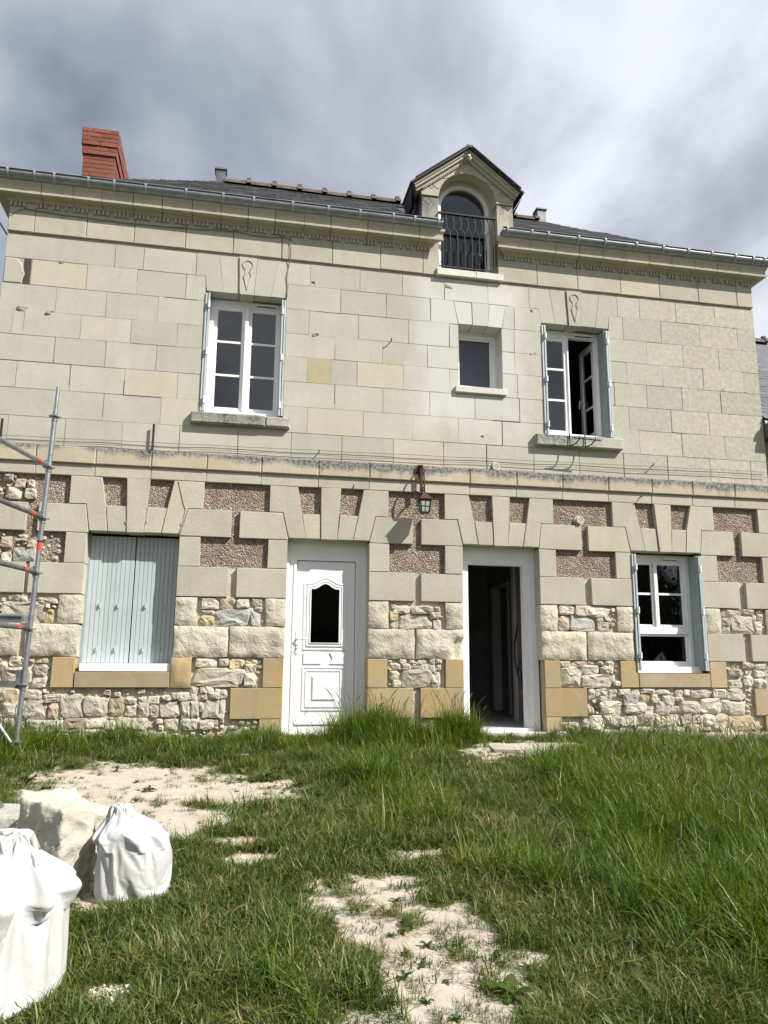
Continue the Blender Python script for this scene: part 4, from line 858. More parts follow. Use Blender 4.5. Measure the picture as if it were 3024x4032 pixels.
# railing
ry = -.012
b = MB(); b.box(2.515, 3.345, ry-.022, ry+.014, 6.918, 6.938); b.box(2.53, 3.35, ry-.006, ry+.006, 6.135, 6.150); b.build('railing', M['black'], dormer)
for i in range(8):
    x = 2.585+i*.102
    b = MB(); b.tube([(x, ry, 6.14), (x, ry, 6.655)], .0075, 6); b.tube([(x, ry, 6.65), (x-.03, ry, 6.70), (x-.051, ry, 6.735), (x-.051, ry, 6.76)], .006, 6); b.tube([(x, ry, 6.65), (x+.03, ry, 6.70), (x+.051, ry, 6.735), (x+.051, ry, 6.76)], .006, 6)
    b.build('baluster', M['black'], dormer)
    if i < 7:
        x2 = x+.051
        b = MB(); b.tube([(x2, ry, 6.74), (x2, ry, 6.83)], .009, 6); b.tube([(x2, ry, 6.82), (x2-.008, ry, 6.865), (x2-.035, ry, 6.905), (x2-.062, ry, 6.92)], .007, 6); b.build('baluster', M['black'], dormer)
b = MB(); b.tube([(3.335, ry, 6.14), (3.335, ry, 6.92)], .010, 6); b.tube([(3.335, ry, 6.84), (3.30, ry, 6.925)], .006, 6); b.build('railing_post', M['black'], dormer)

# ---- fittings on the front
def vent(x, z):
    b = MB(); n = 20
    for (r0_, r1_, y0, y1, mi) in ((.036, .048, -.030, .03, 0),):
        V = []
        for k in range(n):
            a = 2*math.pi*k/n; ca, sa = math.cos(a), math.sin(a)
            V += [(x+r0_*ca, y0+.006, z+r0_*sa), (x+r0_*ca*1.05, y0, z+r0_*sa*1.05), (x+r1_*ca, y0, z+r1_*sa), (x+r1_*ca, y1, z+r1_*sa)]
        b.add(V, [(k*4+j, k*4+j+1, ((k+1) % n)*4+j+1, ((k+1) % n)*4+j) for k in range(n) for j in range(3)], 0)
    v = b.build('round_vent', M['beige'], H)
    b = MB(); b.add([(x+.037*math.cos(2*math.pi*k/n), -.022, z+.037*math.sin(2*math.pi*k/n)) for k in range(n)], [tuple(range(n))]); b.build('vent_disc', M['sillo'], v)
    for k in range(5): boxo('vent_louvre', M['beige'], v, x-.028, x+.028, -.027, -.0225, z-.026+k*.012, z-.020+k*.012)
vent(3.266, 3.392); vent(4.408, 2.733)
# flaking mortar round the vents
for (x, z, yy) in ((3.266, 3.388, -.004), (4.408, 2.73, .036)):
    b = MB(); n = 14; b.prism([(x+(.062+.014*random.random())*math.cos(2*math.pi*k/n), z+(.062+.014*random.random())*math.sin(2*math.pi*k/n)) for k in range(n)], yy-.004, yy+.01); b.build('vent_mortar', M['mortar'], H)
b = MB(); n = 16; x, z = 4.543, .375
b.tube([(x, -.005, z), (x, .12, z)], .045, 16, 0, False); b.build('drain_pipe', M['pvc'], H)
b = MB(); b.add([(x+.044*math.cos(2*math.pi*k/n), .09, z+.044*math.sin(2*math.pi*k/n)) for k in range(n)], [tuple(range(n))]); b.build('pipe_bore', M['dark'], H)
for (x, z0, z1) in ((-1.02, 3.345, 3.665), (-2.70, 3.34, 3.62)):
    b = MB(); b.obox((x, -.045, (z0+z1)/2), (.013, 0, 0), (0, .006, .0), (0, 0, (z1-z0)/2)); b.box(x-.01, x+.01, -.04, .02, z0+.02, z0+.05); b.build('iron_strap', M['rust'], H)
for (x, z, yy) in ((.965, 3.45, 0), (1.405, 3.03, 0), (5.49, 3.535, 0), (5.29, 3.09, 0), (1.87, 5.0, 0)):
    b = MB(); b.tube([(x, yy+.02, z), (x, yy-.05, z-.005), (x-.01, yy-.075, z+.01)], .007, 6); b.build('iron_hook', M['rust'], H)

# ================================================================= NEIGHBOURING HOUSE
NH = thing('neighbour_house', 'lower neighbouring house with grey slate roof and clay ridge against the end wall', 'house', (9.2, 0, 0))
NX0, NX1 = 7.268, 12.0
boxo('wall', M['rev'], NH, NX0+.01, NX1, .06, 4.4, -.3, 4.28)
ns, nyr = 1.0, 2.28
b = MB(); b.add([(NX0, -.02, 4.32), (NX1, -.02, 4.32), (NX1, nyr, 4.34+ns*nyr), (NX0, nyr, 4.34+ns*nyr)], [(0,1,2,3)]); b.add([(NX0, 2*nyr, 4.34), (NX1, 2*nyr, 4.34), (NX1, nyr, 4.34+ns*nyr), (NX0, nyr, 4.34+ns*nyr)], [(1,0,3,2)])
b.add([(NX0, -.02, 4.30), (NX0, nyr, 4.32+ns*nyr), (NX0, 2*nyr, 4.32), (NX0, nyr, 4.0)], [(0,1,2,3)])
nroof = b.build('roof', M['slate2'], NH)
nsm = MB(); nsm.box(-.108, .108, 0, .21, 0, .009); nsm = nsm.mesh('slate', M['slate2'])
k = 0; d = -.03; nsl = math.hypot(nyr, ns*nyr)
while d < nsl-.05:
    for i in range(5):
        x = NX0+.11+(k % 2)*.11+i*.222
        put('slate', nsm, nroof, (x, -.02+d*.7071, 4.33+d*.7071+random.uniform(0, .004)), (math.pi/4-.035, 0, random.uniform(-.02, .02)))
    d += .105; k += 1
for i in range(5): put('ridge_tile', rtm, nroof, (NX0-.02+i*.4, nyr, 4.34+ns*nyr+.03), (0, random.uniform(-.01, .01), 0))
b = MB(); V = []
pf = [(.0, 4.335), (-.125, 4.10), (-.135, 4.02), (.06, 4.02)]
b.add([(NX0, p[0], p[1]) for p in pf]+[(NX1, p[0], p[1]) for p in pf], [(0,1,5,4), (1,2,6,5), (2,3,7,6), (3,0,4,7), (3,2,1,0), (4,5,6,7)])
b.build('eaves_box', M['galvd'], NH)
b = MB(); b.tube([(NX0+.01, -.10, 4.22), (NX1, -.10, 4.22)], .05, 10); b.build('gutter', M['zinc'], NH)
b = MB(); b.tube([(NX0+.07, -.07, 4.05), (NX0+.09, -.02, 3.85), (NX0+.09, -.02, 0)], .045, 10); b.build('downpipe', M['galvd'], NH)

# ================================================================= SCAFFOLD
S = thing('scaffold_frame', 'galvanised scaffold tower with red bands standing by the shuttered window', 'scaffold', (-1.96, -1.1, gz(-1.96, -1.1)))
ROS = [3.36, 2.82, 2.29, 1.74, 1.19, .66, .13]
def sx_(z): return -1.966+(z-.1)*.0235
def rosette(parent, c):
    b = MB(); n = 8
    for r0_, r1_ in ((.028, .062),):
        V = []
        for k in range(16):
            a = 2*math.pi*k/16; q = r1_*(1.0 if k % 2 else .90)
            V += [(c[0]+r0_*math.cos(a), c[1]+r0_*math.sin(a), c[2]-.005), (c[0]+q*math.cos(a), c[1]+q*math.sin(a), c[2]-.005), (c[0]+q*math.cos(a), c[1]+q*math.sin(a), c[2]+.005), (c[0]+r0_*math.cos(a), c[1]+r0_*math.sin(a), c[2]+.005)]
        b.add(V, [(k*4+j, k*4+(j+1) % 4, ((k+1) % 16)*4+(j+1) % 4, ((k+1) % 16)*4+j) for k in range(16) for j in range(4)])
    b.tube([(c[0], c[1], c[2]-.05), (c[0], c[1], c[2]-.012)], .030, 12)
    b.build('rosette', M['galv'], parent)
DX, DY = -.31, -1.37
for (ox, oy) in ((0, 0), (DX, DY)):
    z0 = gz(-1.96+ox, -1.1+oy)
    b = MB(); b.tube([(sx_(.13)+ox, -1.1+oy, .05), (sx_(3.42)+ox, -1.1+oy, 3.42)], .0245, 14); b.tube([(sx_(3.42)+ox, -1.1+oy, 3.42), (sx_(3.68)+ox, -1.1+oy, 3.68)], .0195, 12)
    st = b.build('standard', M['galv'], S)
    b = MB(); b.tube([(sx_(.1)+ox, -1.1+oy, z0), (sx_(.1)+ox, -1.1+oy, .12)], .019, 10); b.box(-2.04+ox, -1.89+ox, -1.175+oy, -1.025+oy, z0-.02, z0+.008); b.build('base_jack', M['galvd'], S)
    for z in ROS: rosette(st, (sx_(z)+ox, -1.1+oy, z))
    b = MB(); b.tube([(sx_(1.97)+ox, -1.1+oy, 1.965), (sx_(2.05)+ox, -1.1+oy, 2.045)], .0252, 14); b.build('red_band', M['red'], st)
    b = MB(); b.tube([(sx_(2.05)+ox, -1.1+oy, 2.046), (sx_(2.06)+ox, -1.1+oy, 2.062)], .0253, 14); b.build('black_band', M['black'], st)
for z in (2.82, 2.29, 1.74, 1.19):
    c = Vector((sx_(z), -1.1, z+.012)); dv = Vector((DX, DY, 0)).normalized(); L2 = math.hypot(DX, DY)
    b = MB(); b.tube([c+dv*.075, c+dv*(L2-.075)], .0243, 12)
    for q in (.0, L2):
        sg = 1 if q == 0 else -1
        b.tube([c+dv*(q+sg*.028), c+dv*(q+sg*.09)], [.021, .034], 10)
        b.obox(c+dv*(q+sg*.05)+Vector((0, 0, .0)), dv*.025, Vector((dv.y, -dv.x, 0))*.004, (0, 0, .05))
    lg = b.build('ledger', M['galvd'] if z < 2.5 else M['galv'], S)
    b = MB(); b.tube([c+dv*.20, c+dv*.262], .0250, 12); b.build('red_band', M['red'], lg)
b = MB(); b.box(-3.3, -2.03, -1.08, -.78, 1.275, 1.325); b.box(-3.3, -2.02, -1.10, -1.08, 1.25, 1.335); b.build('deck_board', M['galv'], S)
b = MB(); b.tube([(-2.02, -1.1, 1.315), (-3.3, -1.1, 1.325)], .022, 10); b.build('guard_tube', M['galv'], S)
b = MB(); b.box(-3.3, -2.00, -1.125, -1.075, .635, .695); b.box(-2.02, -1.975, -1.115, -1.085, .62, .80); b.build('transom', M['galvd'], S)
b = MB(); b.tube([(-1.99, -1.13, .10), (-2.75, -1.16, 1.15)], .0215, 12); b.build('brace', M['galv'], S)

# ================================================================= LANTERN
LN = thing('wall_lantern', 'rusty wrought iron lantern hanging on a bracket above the two doors', 'lantern', (2.26, 0, 3.3))
b = MB()
b.prism([(2.185, 3.235), (2.225, 3.255), (2.232, 3.20), (2.25, 3.185), (2.262, 3.24), (2.315, 3.25), (2.315, 3.30), (2.27, 3.30), (2.262, 3.35), (2.218, 3.35), (2.215, 3.305), (2.180, 3.30)], -.045, -.03); b.box(2.232, 2.258, -.032, .02, 3.26, 3.29); b.build('wall_plate', M['rust'], LN)
b = MB(); b.box(2.243, 2.275, -.075, -.045, 3.00, 3.345); b.tube([(2.26, -.06, 3.33), (2.26, -.14, 3.30), (2.26, -.20, 3.20), (2.262, -.205, 3.02), (2.264, -.20, 2.975)], .011, 8); b.tube([(2.26, -.06, 3.02), (2.26, -.13, 3.03), (2.262, -.20, 3.02)], .011, 8); b.build('bracket', M['rust'], LN)
b = MB(); P = [(2.165+.038*math.cos(2*math.pi*k/14), -.16, 2.935+.042*math.sin(2*math.pi*k/14)) for k in range(15)]; b.tube(P, .012, 6); b.tube([(2.20, -.16, 2.92), (2.235, -.18, 2.955), (2.262, -.2, 3.0)], .007, 6); b.tube([(2.15, -.16, 2.90), (2.19, -.13, 2.80), (2.20, -.08, 2.70)], .004, 5); b.build('scroll', M['rust'], LN)
cx_, cy_ = 2.266, -.20
def frus(b, z0, h0, z1, h1, mi=0, cap=True):
    V = [(cx_+sx*h0, cy_+sy*h0, z0) for sx, sy in ((-1,-1),(1,-1),(1,1),(-1,1))]+[(cx_+sx*h1, cy_+sy*h1, z1) for sx, sy in ((-1,-1),(1,-1),(1,1),(-1,1))]
    b.add(V, [(0,1,5,4), (1,2,6,5), (2,3,7,6), (3,0,4,7)]+([(3,2,1,0), (4,5,6,7)] if cap else []), mi)
b = MB(); frus(b, 2.868, .082, 2.945, .020); frus(b, 2.852, .072, 2.868, .082); b.tube([(cx_, cy_, 2.945), (cx_, cy_, 2.985)], .009, 8); b.build('lantern_roof', M['rust'], LN)
b = MB()
for sx, sy in ((-1,-1),(1,-1),(1,1),(-1,1)): b.tube([(cx_+sx*.046, cy_+sy*.046, 2.705), (cx_+sx*.066, cy_+sy*.066, 2.855)], .0075, 6)
frus(b, 2.695, .050, 2.710, .052); frus(b, 2.845, .068, 2.856, .070)
for s in (-1, 1):
    b.tube([(cx_, cy_+s*.050, 2.71), (cx_, cy_+s*.068, 2.85)], .0025, 5); b.tube([(cx_-.056, cy_+s*.058, 2.78), (cx_+.056, cy_+s*.058, 2.78)], .0025, 5); b.tube([(cx_+s*.050, cy_, 2.71), (cx_+s*.068, cy_, 2.85)], .0025, 5)
b.build('lantern_cage', M['black'], LN)
b = MB(); frus(b, 2.711, .045, 2.845, .063); b.build('lantern_glass', M['lampglass'], LN)

# ================================================================= PLANTER BRACKET AND CABLES
PB = thing('planter_bracket', 'black iron flower box bracket hooked over the sill of the open window', 'bracket', (4.48, -.1, 3.8))
b = MB()
y1 = -.235
b.tube([(4.26, y1, 3.785), (4.64, y1, 3.765)], .009, 6)
for x in (4.27, 4.49):
    b.tube([(x, -.09, 3.875), (x, -.097, 3.73), (x, -.10, 3.70)], .008, 6)
    b.tube([(x, -.10, 3.705), (x+.05, -.16, 3.725), (x+.075, y1, 3.775), (x+.076, y1-.002, 3.81)], .008, 6)
b.build('bracket_arm', M['black'], PB)
def cable(name, label, pts, r, mat):
    b = MB(); b.tube(pts, r, 6); o = b.build(name, mat); return tag(o, label, 'cable')
def sag(x0, x1, z0, z1, y, n=24, s=.0): return [(x0+(x1-x0)*i/n, y-.004*math.sin(i*1.7), z0+(z1-z0)*i/n-s*math.sin(math.pi*i/n)+.004*math.sin(i*2.3)) for i in range(n+1)]
cable('facade_wire', 'upper of two thin wires strung along the front above the string course', sag(-2.85, 7.2, 3.425, 3.535, -.022), .0035, M['wire'])
cable('facade_wire', 'lower of two thin wires strung along the front, just over the string course', sag(-2.85, 7.2, 3.372, 3.462, -.020), .0035, M['wire'])
cable('frieze_cable', 'dark cable sagging along the frieze and dropping beside the shuttered upper window', [(-2.85, -.05, 6.22), (-2.70, -.035, 6.30)]+sag(-2.58, -.20, 6.285, 6.305, -.032, 16, .04)+sag(-.15, .40, 6.30, 6.292, -.032, 6, .02)+[(.505, -.032, 6.296), (.53, -.03, 6.20), (.53, -.03, 6.0), (.522, -.012, 5.93), (.50, -.012, 5.75), (.515, -.012, 5.62), (.508, -.012, 5.48)], .0055, M['wire'])
cable('service_cable', 'black service cable running from the house corner up into the sky', [(-2.87, -.03, 5.93), (-3.2, -.12, 6.42), (-4.2, -.5, 7.9), (-6, -1.2, 10.5)], .012, M['cable'])

# ================================================================= STONES, SACKS
def boulder(name, label, poly, y0, y1, amp, mat, nseg=44, nd=9, fr=3.0, cat='stone'):
    # poly: front outline (x, z); carried back to y1, all faces broken up
    L_ = [0]; pp = poly+[poly[0]]
    for a, c in zip(pp, pp[1:]): L_.append(L_[-1]+math.hypot(c[0]-a[0], c[1]-a[1]))
    O = []
    for k in range(nseg):
        t_ = L_[-1]*k/nseg; i = max(j for j in range(len(L_)-1) if L_[j] <= t_+1e-9); f = (t_-L_[i])/max(1e-6, L_[i+1]-L_[i])
        O.append((pp[i][0]+(pp[i+1][0]-pp[i][0])*f, pp[i][1]+(pp[i+1][1]-pp[i][1])*f))
    mx_, mz_ = sum(o[0] for o in O)/nseg, sum(o[1] for o in O)/nseg
    lev = [(0, .02), (0, .25), (0, .5), (0, .72), (0, .88), (.02, .97)]+[(i/nd, 1.0) for i in range(1, nd)]+[(.98, .96), (1, .8), (1, .4), (1, .02)]
    V = []; sd = random.random()*40
    for d, sc in lev:
        for o in O:
            p = Vector((mx_+(o[0]-mx_)*sc, y0+(y1-y0)*d, mz_+(o[1]-mz_)*sc))
            dirv = (p-Vector((mx_, (y0+y1)/2, mz_))).normalized()
            nn = noise.fractal(p*fr+Vector((sd, 0, 0)), .85, 2.1, 5); nn += .5*noise.fractal(p*fr*4+Vector((sd, 3, 0)), .8, 2.1, 3)
            V.append(p+dirv*nn*amp)
    n = nseg; F = [(l*n+k, l*n+(k+1) % n, (l+1)*n+(k+1) % n, (l+1)*n+k) for l in range(len(lev)-1) for k in range(n)]
    b = MB(); b.add(V, F, 0, False); o = b.build(name, mat); return tag(o, label, cat)
def plan_block(name, label, plan, tops, zb, amp, mat, nside=16, nz=22, fr=4.0):
    C4 = [Vector((p[0], p[1])) for p in plan]; O = []; T = []
    for i in range(len(C4)):
        a, c = C4[i], C4[(i+1) % len(C4)]
        for k in range(nside):
            f = k/nside; O.append(a.lerp(c, f)); T.append(tops[i]+(tops[(i+1) % len(C4)]-tops[i])*f)
    n = len(O); mid = sum(O, Vector((0, 0)))/n; mt_ = sum(T)/n; V = []
    lev = [(j/nz, 1.0) for j in range(nz)]+[(1.0, .985), (1.0, .90), (1.0, .75), (1.0, .5), (1.0, .25), (1.0, .03)]
    for l, sc in lev:
        for o, tp in zip(O, T):
            q = mid+(o-mid)*sc*(1.0-.05*l); z = zb+((tp*sc+mt_*(1-sc))-zb)*l
            p = Vector((q.x, q.y, z)); out = Vector((q.x-mid.x, q.y-mid.y, (z-(zb+mt_)/2)*.5)).normalized()
            nn = noise.fractal(p*fr, .85, 2.1, 5)+.45*noise.fractal(p*fr*4.3, .8, 2.1, 3)+.35*(1-2*abs(noise.noise(p*6.3)))
            V.append(p+out*nn*amp)
    F = [(l*n+k, l*n+(k+1) % n, (l+1)*n+(k+1) % n, (l+1)*n+k) for l in range(len(lev)-1) for k in range(n)]
    b = MB(); b.add(V, F, 0, True); return tag(b.build(name, mat), label, 'stone')
plan_block('stone_block', 'big rough broken limestone block standing between the two white sacks', [(-1.10, -4.42), (-1.07, -4.62), (-.80, -4.86), (-.655, -4.72), (-.70, -4.45), (-.86, -4.22)], [.185, .175, .15, .04, .06, .17], -.36, .040, M['boulder'])
boulder('stone_slab', 'grey flat stone slab lying behind the big limestone block', [(-1.75, -.24), (-1.08, -.24), (-1.08, -.02), (-1.12, .02), (-1.75, .04)], -4.25, -3.85, .015, M['rub'][1], fr=3)
boulder('stone_lump', 'small pale cream stone behind the twisted neck of the small sack', [(-.98, -.26), (-.66, -.26), (-.66, -.16), (-.74, -.07), (-.92, -.04), (-1.0, -.12)], -3.75, -3.5, .02, M['rub'][0], fr=4)
boulder('metal_foot', 'small dull grey metal foot on the slab at the picture edge', [(-1.55, -.02), (-1.27, -.02), (-1.30, .03), (-1.34, .085), (-1.40, .10), (-1.55, .10)], -4.12, -3.95, .006, M['galvd'], fr=3, cat='metal part')
def sack(name, label, base, hw, hd, H_, neckpos, seed, fill=.80, frames=30, nt_=110, nz_=80, loose=1.08, slack=1.26, sink=.02):
    """A sewn tube of woven cloth round a heap of rubble, gathered at the neck: the cloth solver finds the folds."""
    z0 = gz(*base); nv = Vector((seed*3.1, seed*1.7, seed))
    # the heap inside (only there while the cloth settles)
    b = MB(); n, m_ = 40, 26; V = []
    for j in range(m_+1):
        t_ = j/m_; ang = -math.pi/2+math.pi*t_; cz_, cr_ = math.sin(ang), math.cos(ang)
        for k in range(n):
            a = 2*math.pi*k/n; d = Vector((math.cos(a)*cr_, math.sin(a)*cr_, cz_))
            k2 = 1+.16*noise.noise(d*1.3+nv)+.07*noise.noise(d*3.6+nv)
            e2 = lambda v, p: math.copysign(abs(v)**p, v)
            V.append((base[0]+e2(d.x, .86)*hw*k2+neckpos[0]*.35*(d.z > 0)*d.z, base[1]+e2(d.y, .86)*hd*k2, z0+fill*H_*.5*(1+e2(d.z, .80)*(1+.10*noise.noise(d*1.6+nv)))+(neckpos[0]*0)))
    b.add(V, [(l*n+k, l*n+(k+1) % n, (l+1)*n+(k+1) % n, (l+1)*n+k) for l in range(m_) for k in range(n)], 0, True)
    heap = bpy.data.objects.new('heap', b.mesh('heap', M['sack'])); COL.objects.link(heap)
    cmod = heap.modifiers.new('c', 'COLLISION'); heap.collision.thickness_outer = .006; heap.collision.cloth_friction = 12
    # cloth: start shape wraps the heap and is drawn in at the neck, rest shape is the straight tube
    R1 = (hw+hd)/2*loose; HT = H_*slack; P0, PR = [], []; pin = []
    tn = .84
    for j in range(nz_+1):
        t_ = j/nz_
        for k in range(nt_):
            a = 2*math.pi*k/nt_; ca, sa = math.cos(a), math.sin(a); ex = .86
            qx = math.copysign(abs(ca)**ex, ca); qy = math.copysign(abs(sa)**ex, sa)
            if t_ < .60: s_ = 1.16
            elif t_ < tn: u = (t_-.60)/(tn-.60); s_ = 1.16+(.17-1.16)*(u*u*(3-2*u))
            else: u = (t_-tn)/(1-tn); s_ = .17+.42*u
            if t_ < .14: s_ *= .66+.34*math.sin(t_/.14*math.pi/2)
            up = max(0, (t_-.45)/(tn-.45)); up = min(1, up); sft = up*up*(3-2*up)
            pl = 1+(.30*math.sin(a*9+seed+.8*math.sin(a*2))*sft if t_ > .5 else .0)
            P0.append((base[0]+qx*hw*s_*pl+neckpos[0]*sft, base[1]+qy*hd*s_*pl+neckpos[1]*sft, z0+.004+H_*t_*(1 if t_ < tn else 1)+.02*noise.noise(Vector((ca*2, sa*2, seed)))*(t_ > .9)))
            PR.append((R1*ca*(1 if t_ > .03 else .9), R1*sa*(1 if t_ > .03 else .9), HT*t_))
            pin.append(1.0 if abs(t_-tn) < .012 or j < 2 else 0.0)
    n = nt_; F = [(l*n+k, l*n+(k+1) % n, (l+1)*n+(k+1) % n, (l+1)*n+k) for l in range(nz_) for k in range(n)]
    me_ = bpy.data.meshes.new(name); me_.from_pydata(P0, [], F); me_.materials.append(M['sack'])
    o = bpy.data.objects.new(name, me_); COL.objects.link(o)
    o.shape_key_add(name='Basis'); rk = o.shape_key_add(name='rest')
    rk.data.foreach_set('co', np.array(PR, dtype=np.float32).ravel()); rk.value = 0
    vg = o.vertex_groups.new(name='pin'); vg.add([i for i, q_ in enumerate(pin) if q_ > 0], 1.0, 'REPLACE')
    cm = o.modifiers.new('cloth', 'CLOTH'); s = cm.settings
    s.quality = 6; s.mass = .12; s.tension_stiffness = 22; s.compression_stiffness = 14; s.shear_stiffness = 8; s.bending_stiffness = .12
    s.tension_damping = 12; s.air_damping = 3
    s.vertex_group_mass = 'pin'; s.rest_shape_key = rk
    cc = cm.collision_settings; cc.use_collision = True; cc.distance_min = .004; cc.collision_quality = 3; cc.friction = 8; cc.use_self_collision = False
    fl = bpy.data.objects.new('floor', bpy.data.meshes.new('floor')); fl.data.from_pydata([(base[0]-2, base[1]-2, z0), (base[0]+2, base[1]-2, z0), (base[0]+2, base[1]+2, z0), (base[0]-2, base[1]+2, z0)], [], [(0,1,2,3)]); COL.objects.link(fl)
    fl.modifiers.new('c', 'COLLISION'); fl.collision.thickness_outer = .004
    cm.point_cache.frame_start = 1; cm.point_cache.frame_end = frames
    for f in range(1, frames+1): SC.frame_set(f)
    dg = bpy.context.evaluated_depsgraph_get(); res = bpy.data.meshes.new_from_object(o.evaluated_get(dg), depsgraph=dg)
    res.name = name; res.transform(Matrix.Translation((0, 0, -sink)))
    for q_ in (o, heap, fl): bpy.data.objects.remove(q_)
    SC.frame_set(1)
    res.polygons.foreach_set('use_smooth', [True]*len(res.polygons))
    out = put(name, res)
    sd_ = out.modifiers.new('smooth', 'SUBSURF'); sd_.levels = 1; sd_.render_levels = 1
    return tag(out, label, 'sack', 'white rubble sacks')
sack('rubble_sack', 'largest white woven sack in front, full and tied, leaning against the stone block', (-.925, -5.78), .300, .27, .69, (.09, -.02), 7.3, fill=.74)
sack('rubble_sack', 'smaller white woven sack with twisted neck on the bare ground beside the stone block', (-.445, -4.78), .165, .155, .54, (-.085, .01), 7.3, fill=.74, sink=.03)
for i, (x, y, a, l, lab) in enumerate(((.10, -1.02, .15, .26, 'longer pale wooden stick lying in the grass below the shuttered window'), (.02, -1.08, .05, .20, 'shorter pale wooden stick lying in the grass beside the longer one'))):
    b = MB(); z = gz(x, y)+.03; dv = Vector((math.cos(a), math.sin(a), 0)); b.obox((x, y, z), dv*l/2, Vector((-dv.y, dv.x, 0))*.016, (0, 0, .006)); tag(b.build('wooden_stick', M['wood']), lab, 'stick')
tag(boulder('stone_lump', 'white stone chip at the foot of the right jamb of the open doorway', [(3.92, -.03), (4.04, -.03), (4.06, .03), (4.0, .09), (3.93, .06)], -.22, -.10, .012, M['white_slab'], nseg=20, nd=4, fr=6), None, 'stone')
# poured slab in front of the open doorway and strip along the wall at the far end
def slabm(name, poly, z, th):
    b = MB(); n = len(poly); b.add([(x, y, z) for x, y in poly]+[(x, y, z-th) for x, y in poly], [tuple(range(n))]+[(i, i+n, (i+1) % n+n, (i+1) % n) for i in range(n)]); o = b.build(name, M['slabm']); o['kind'] = 'structure'; return o
slabm('path_slab', [(2.84, -.95), (3.1, -1.06), (3.5, -1.0), (3.95, -.86), (4.12, -.46), (3.7, -.34), (2.95, -.38)], -.022, .08)
slabm('path_strip', [(5.35, -.42), (7.6, -.52), (7.6, -.08), (5.4, -.10)], .045, .09)
# loose chips on the bare patches
chips = MB()
for _ in range(900):
    px, py, rx, ry = random.choice(PATCH); x = px+random.gauss(0, .6)*rx; y = py+random.gauss(0, .6)*ry
    if bare(x, y) < 0 or y > -.06: continue
    r = random.choice([.006, .008, .01, .014, .02]); z = gz(x, y)
    pts = [Vector((math.cos(k*2.1+_)*r, math.sin(k*2.1+_)*r*.8, random.uniform(-.2, .5)*r)) for k in range(3)]+[Vector((0, 0, r*.7)), Vector((0, 0, -r))]
    chips.add([Vector((x, y, z+.002))+q for q in pts], [(0,1,3), (1,2,3), (2,0,3), (1,0,4), (2,1,4), (0,2,4)])
ck_ = chips.build('stone_gravel', M['rub'][0], None, 'stuff')

fw = MB()
for i in range(16):
    tx, ty, th_ = -26+i*4.6+random.uniform(-1.5, 1.5), -36+random.uniform(-4, 3), random.uniform(6.5, 9.5)
    fw.tube([(tx, ty, gz(tx, ty)-.2), (tx+.2, ty, th_*.5), (tx, ty, th_*.8)], [.22, .16, .05], 7, 1)
    V_ = []
    for j in range(9):
        for k in range(12):
            el, az_ = -math.pi/2+math.pi*j/8, 2*math.pi*k/12; d = Vector((math.cos(az_)*math.cos(el), math.sin(az_)*math.cos(el), math.sin(el))); lobe = .86*(1+.35*noise.noise(d*2.2+Vector((i*7, 0, 0))))
            V_.append((tx+d.x*3.1*lobe, ty+d.y*2.0*lobe, th_*.50+d.z*th_*.48*lobe))
    fw.add(V_, [(j*12+k, j*12+(k+1) % 12, (j+1)*12+(k+1) % 12, (j+1)*12+k) for j in range(8) for k in range(12)])
    for _ in range(1600):
        d = Vector((random.gauss(0, 1), random.gauss(0, 1), random.gauss(0, 1))).normalized()*(random.random()**.45)
        lobe = 1+.35*noise.noise(d*2.2+Vector((i*7, 0, 0)))
        c = Vector((tx+d.x*3.1*lobe, ty+d.y*2.3*lobe, th_*.53+d.z*th_*.50*lobe)); s = random.uniform(.12, .26)
        u = Vector((random.gauss(0, 1), random.gauss(0, 1), random.gauss(0, 1))).normalized(); v = u.cross(Vector((.3, .5, .8))).normalized()
        fw.add([c-u*s, c+v*s*.6, c+u*s, c-v*s*.6], [(0,1,2,3)])
M['leaf'] = simple('dark_leaves', (.035, .055, .02), .7, var=.4, vscale=3)
M['bark'] = simple('bark', (.10, .08, .06), .9)
fw.build('far_woods', [M['leaf'], M['bark']], None, 'stuff')

# ================================================================= GRASS
def grassmat(name, cols, trans=.35):
    mt, t, P = newmat(name); b = NB(t)
    hv = b.n('ShaderNodeAttribute', attribute_name='hue').outputs['Fac']
    ob = b.rnd()
    gp = b.n('ShaderNodeObjectInfo').outputs['Location']
    pn = b.n('ShaderNodeTexNoise', {'Vector': gp, 'Scale': 2.2, 'Detail': 4.0}).outputs[0]
    v = b.math('ADD', b.math('MULTIPLY', hv, .45), b.math('ADD', b.math('MULTIPLY', ob, .25), b.math('MULTIPLY', pn, .6)))
    rp = b.n('ShaderNodeValToRGB', {0: v}); E_ = rp.color_ramp.elements
    for i, (p_, c_) in enumerate(cols):
        if i < 2: E_[i].position = p_; E_[i].color = c_+(1,)
        else: q_ = E_.new(p_); q_.color = c_+(1,)
    df = b.n('ShaderNodeBsdfDiffuse', {0: rp.outputs[0]}); tl = b.n('ShaderNodeBsdfTranslucent', {0: b.mix(1.0, rp.outputs[0], (1.0, 1.0, .55), 'MULTIPLY')})
    gls = b.n('ShaderNodeBsdfGlossy', {'Roughness': .45, 'Color': (.9, .95, .9, 1)})
    m1 = b.n('ShaderNodeMixShader', {0: trans, 1: df.outputs[0], 2: tl.outputs[0]}); m2 = b.n('ShaderNodeMixShader', {0: .02, 1: m1.outputs[0], 2: gls.outputs[0]})
    t.links.new(m2.outputs[0], t.nodes['Material Output'].inputs[0])
    return mt
GM = grassmat('grass_blade', [(.31, (.019, .045, .009)), (1.03, (.34, .28, .13)), (.48, (.050, .093, .015)), (.69, (.098, .142, .025)), (.88, (.19, .18, .06))])
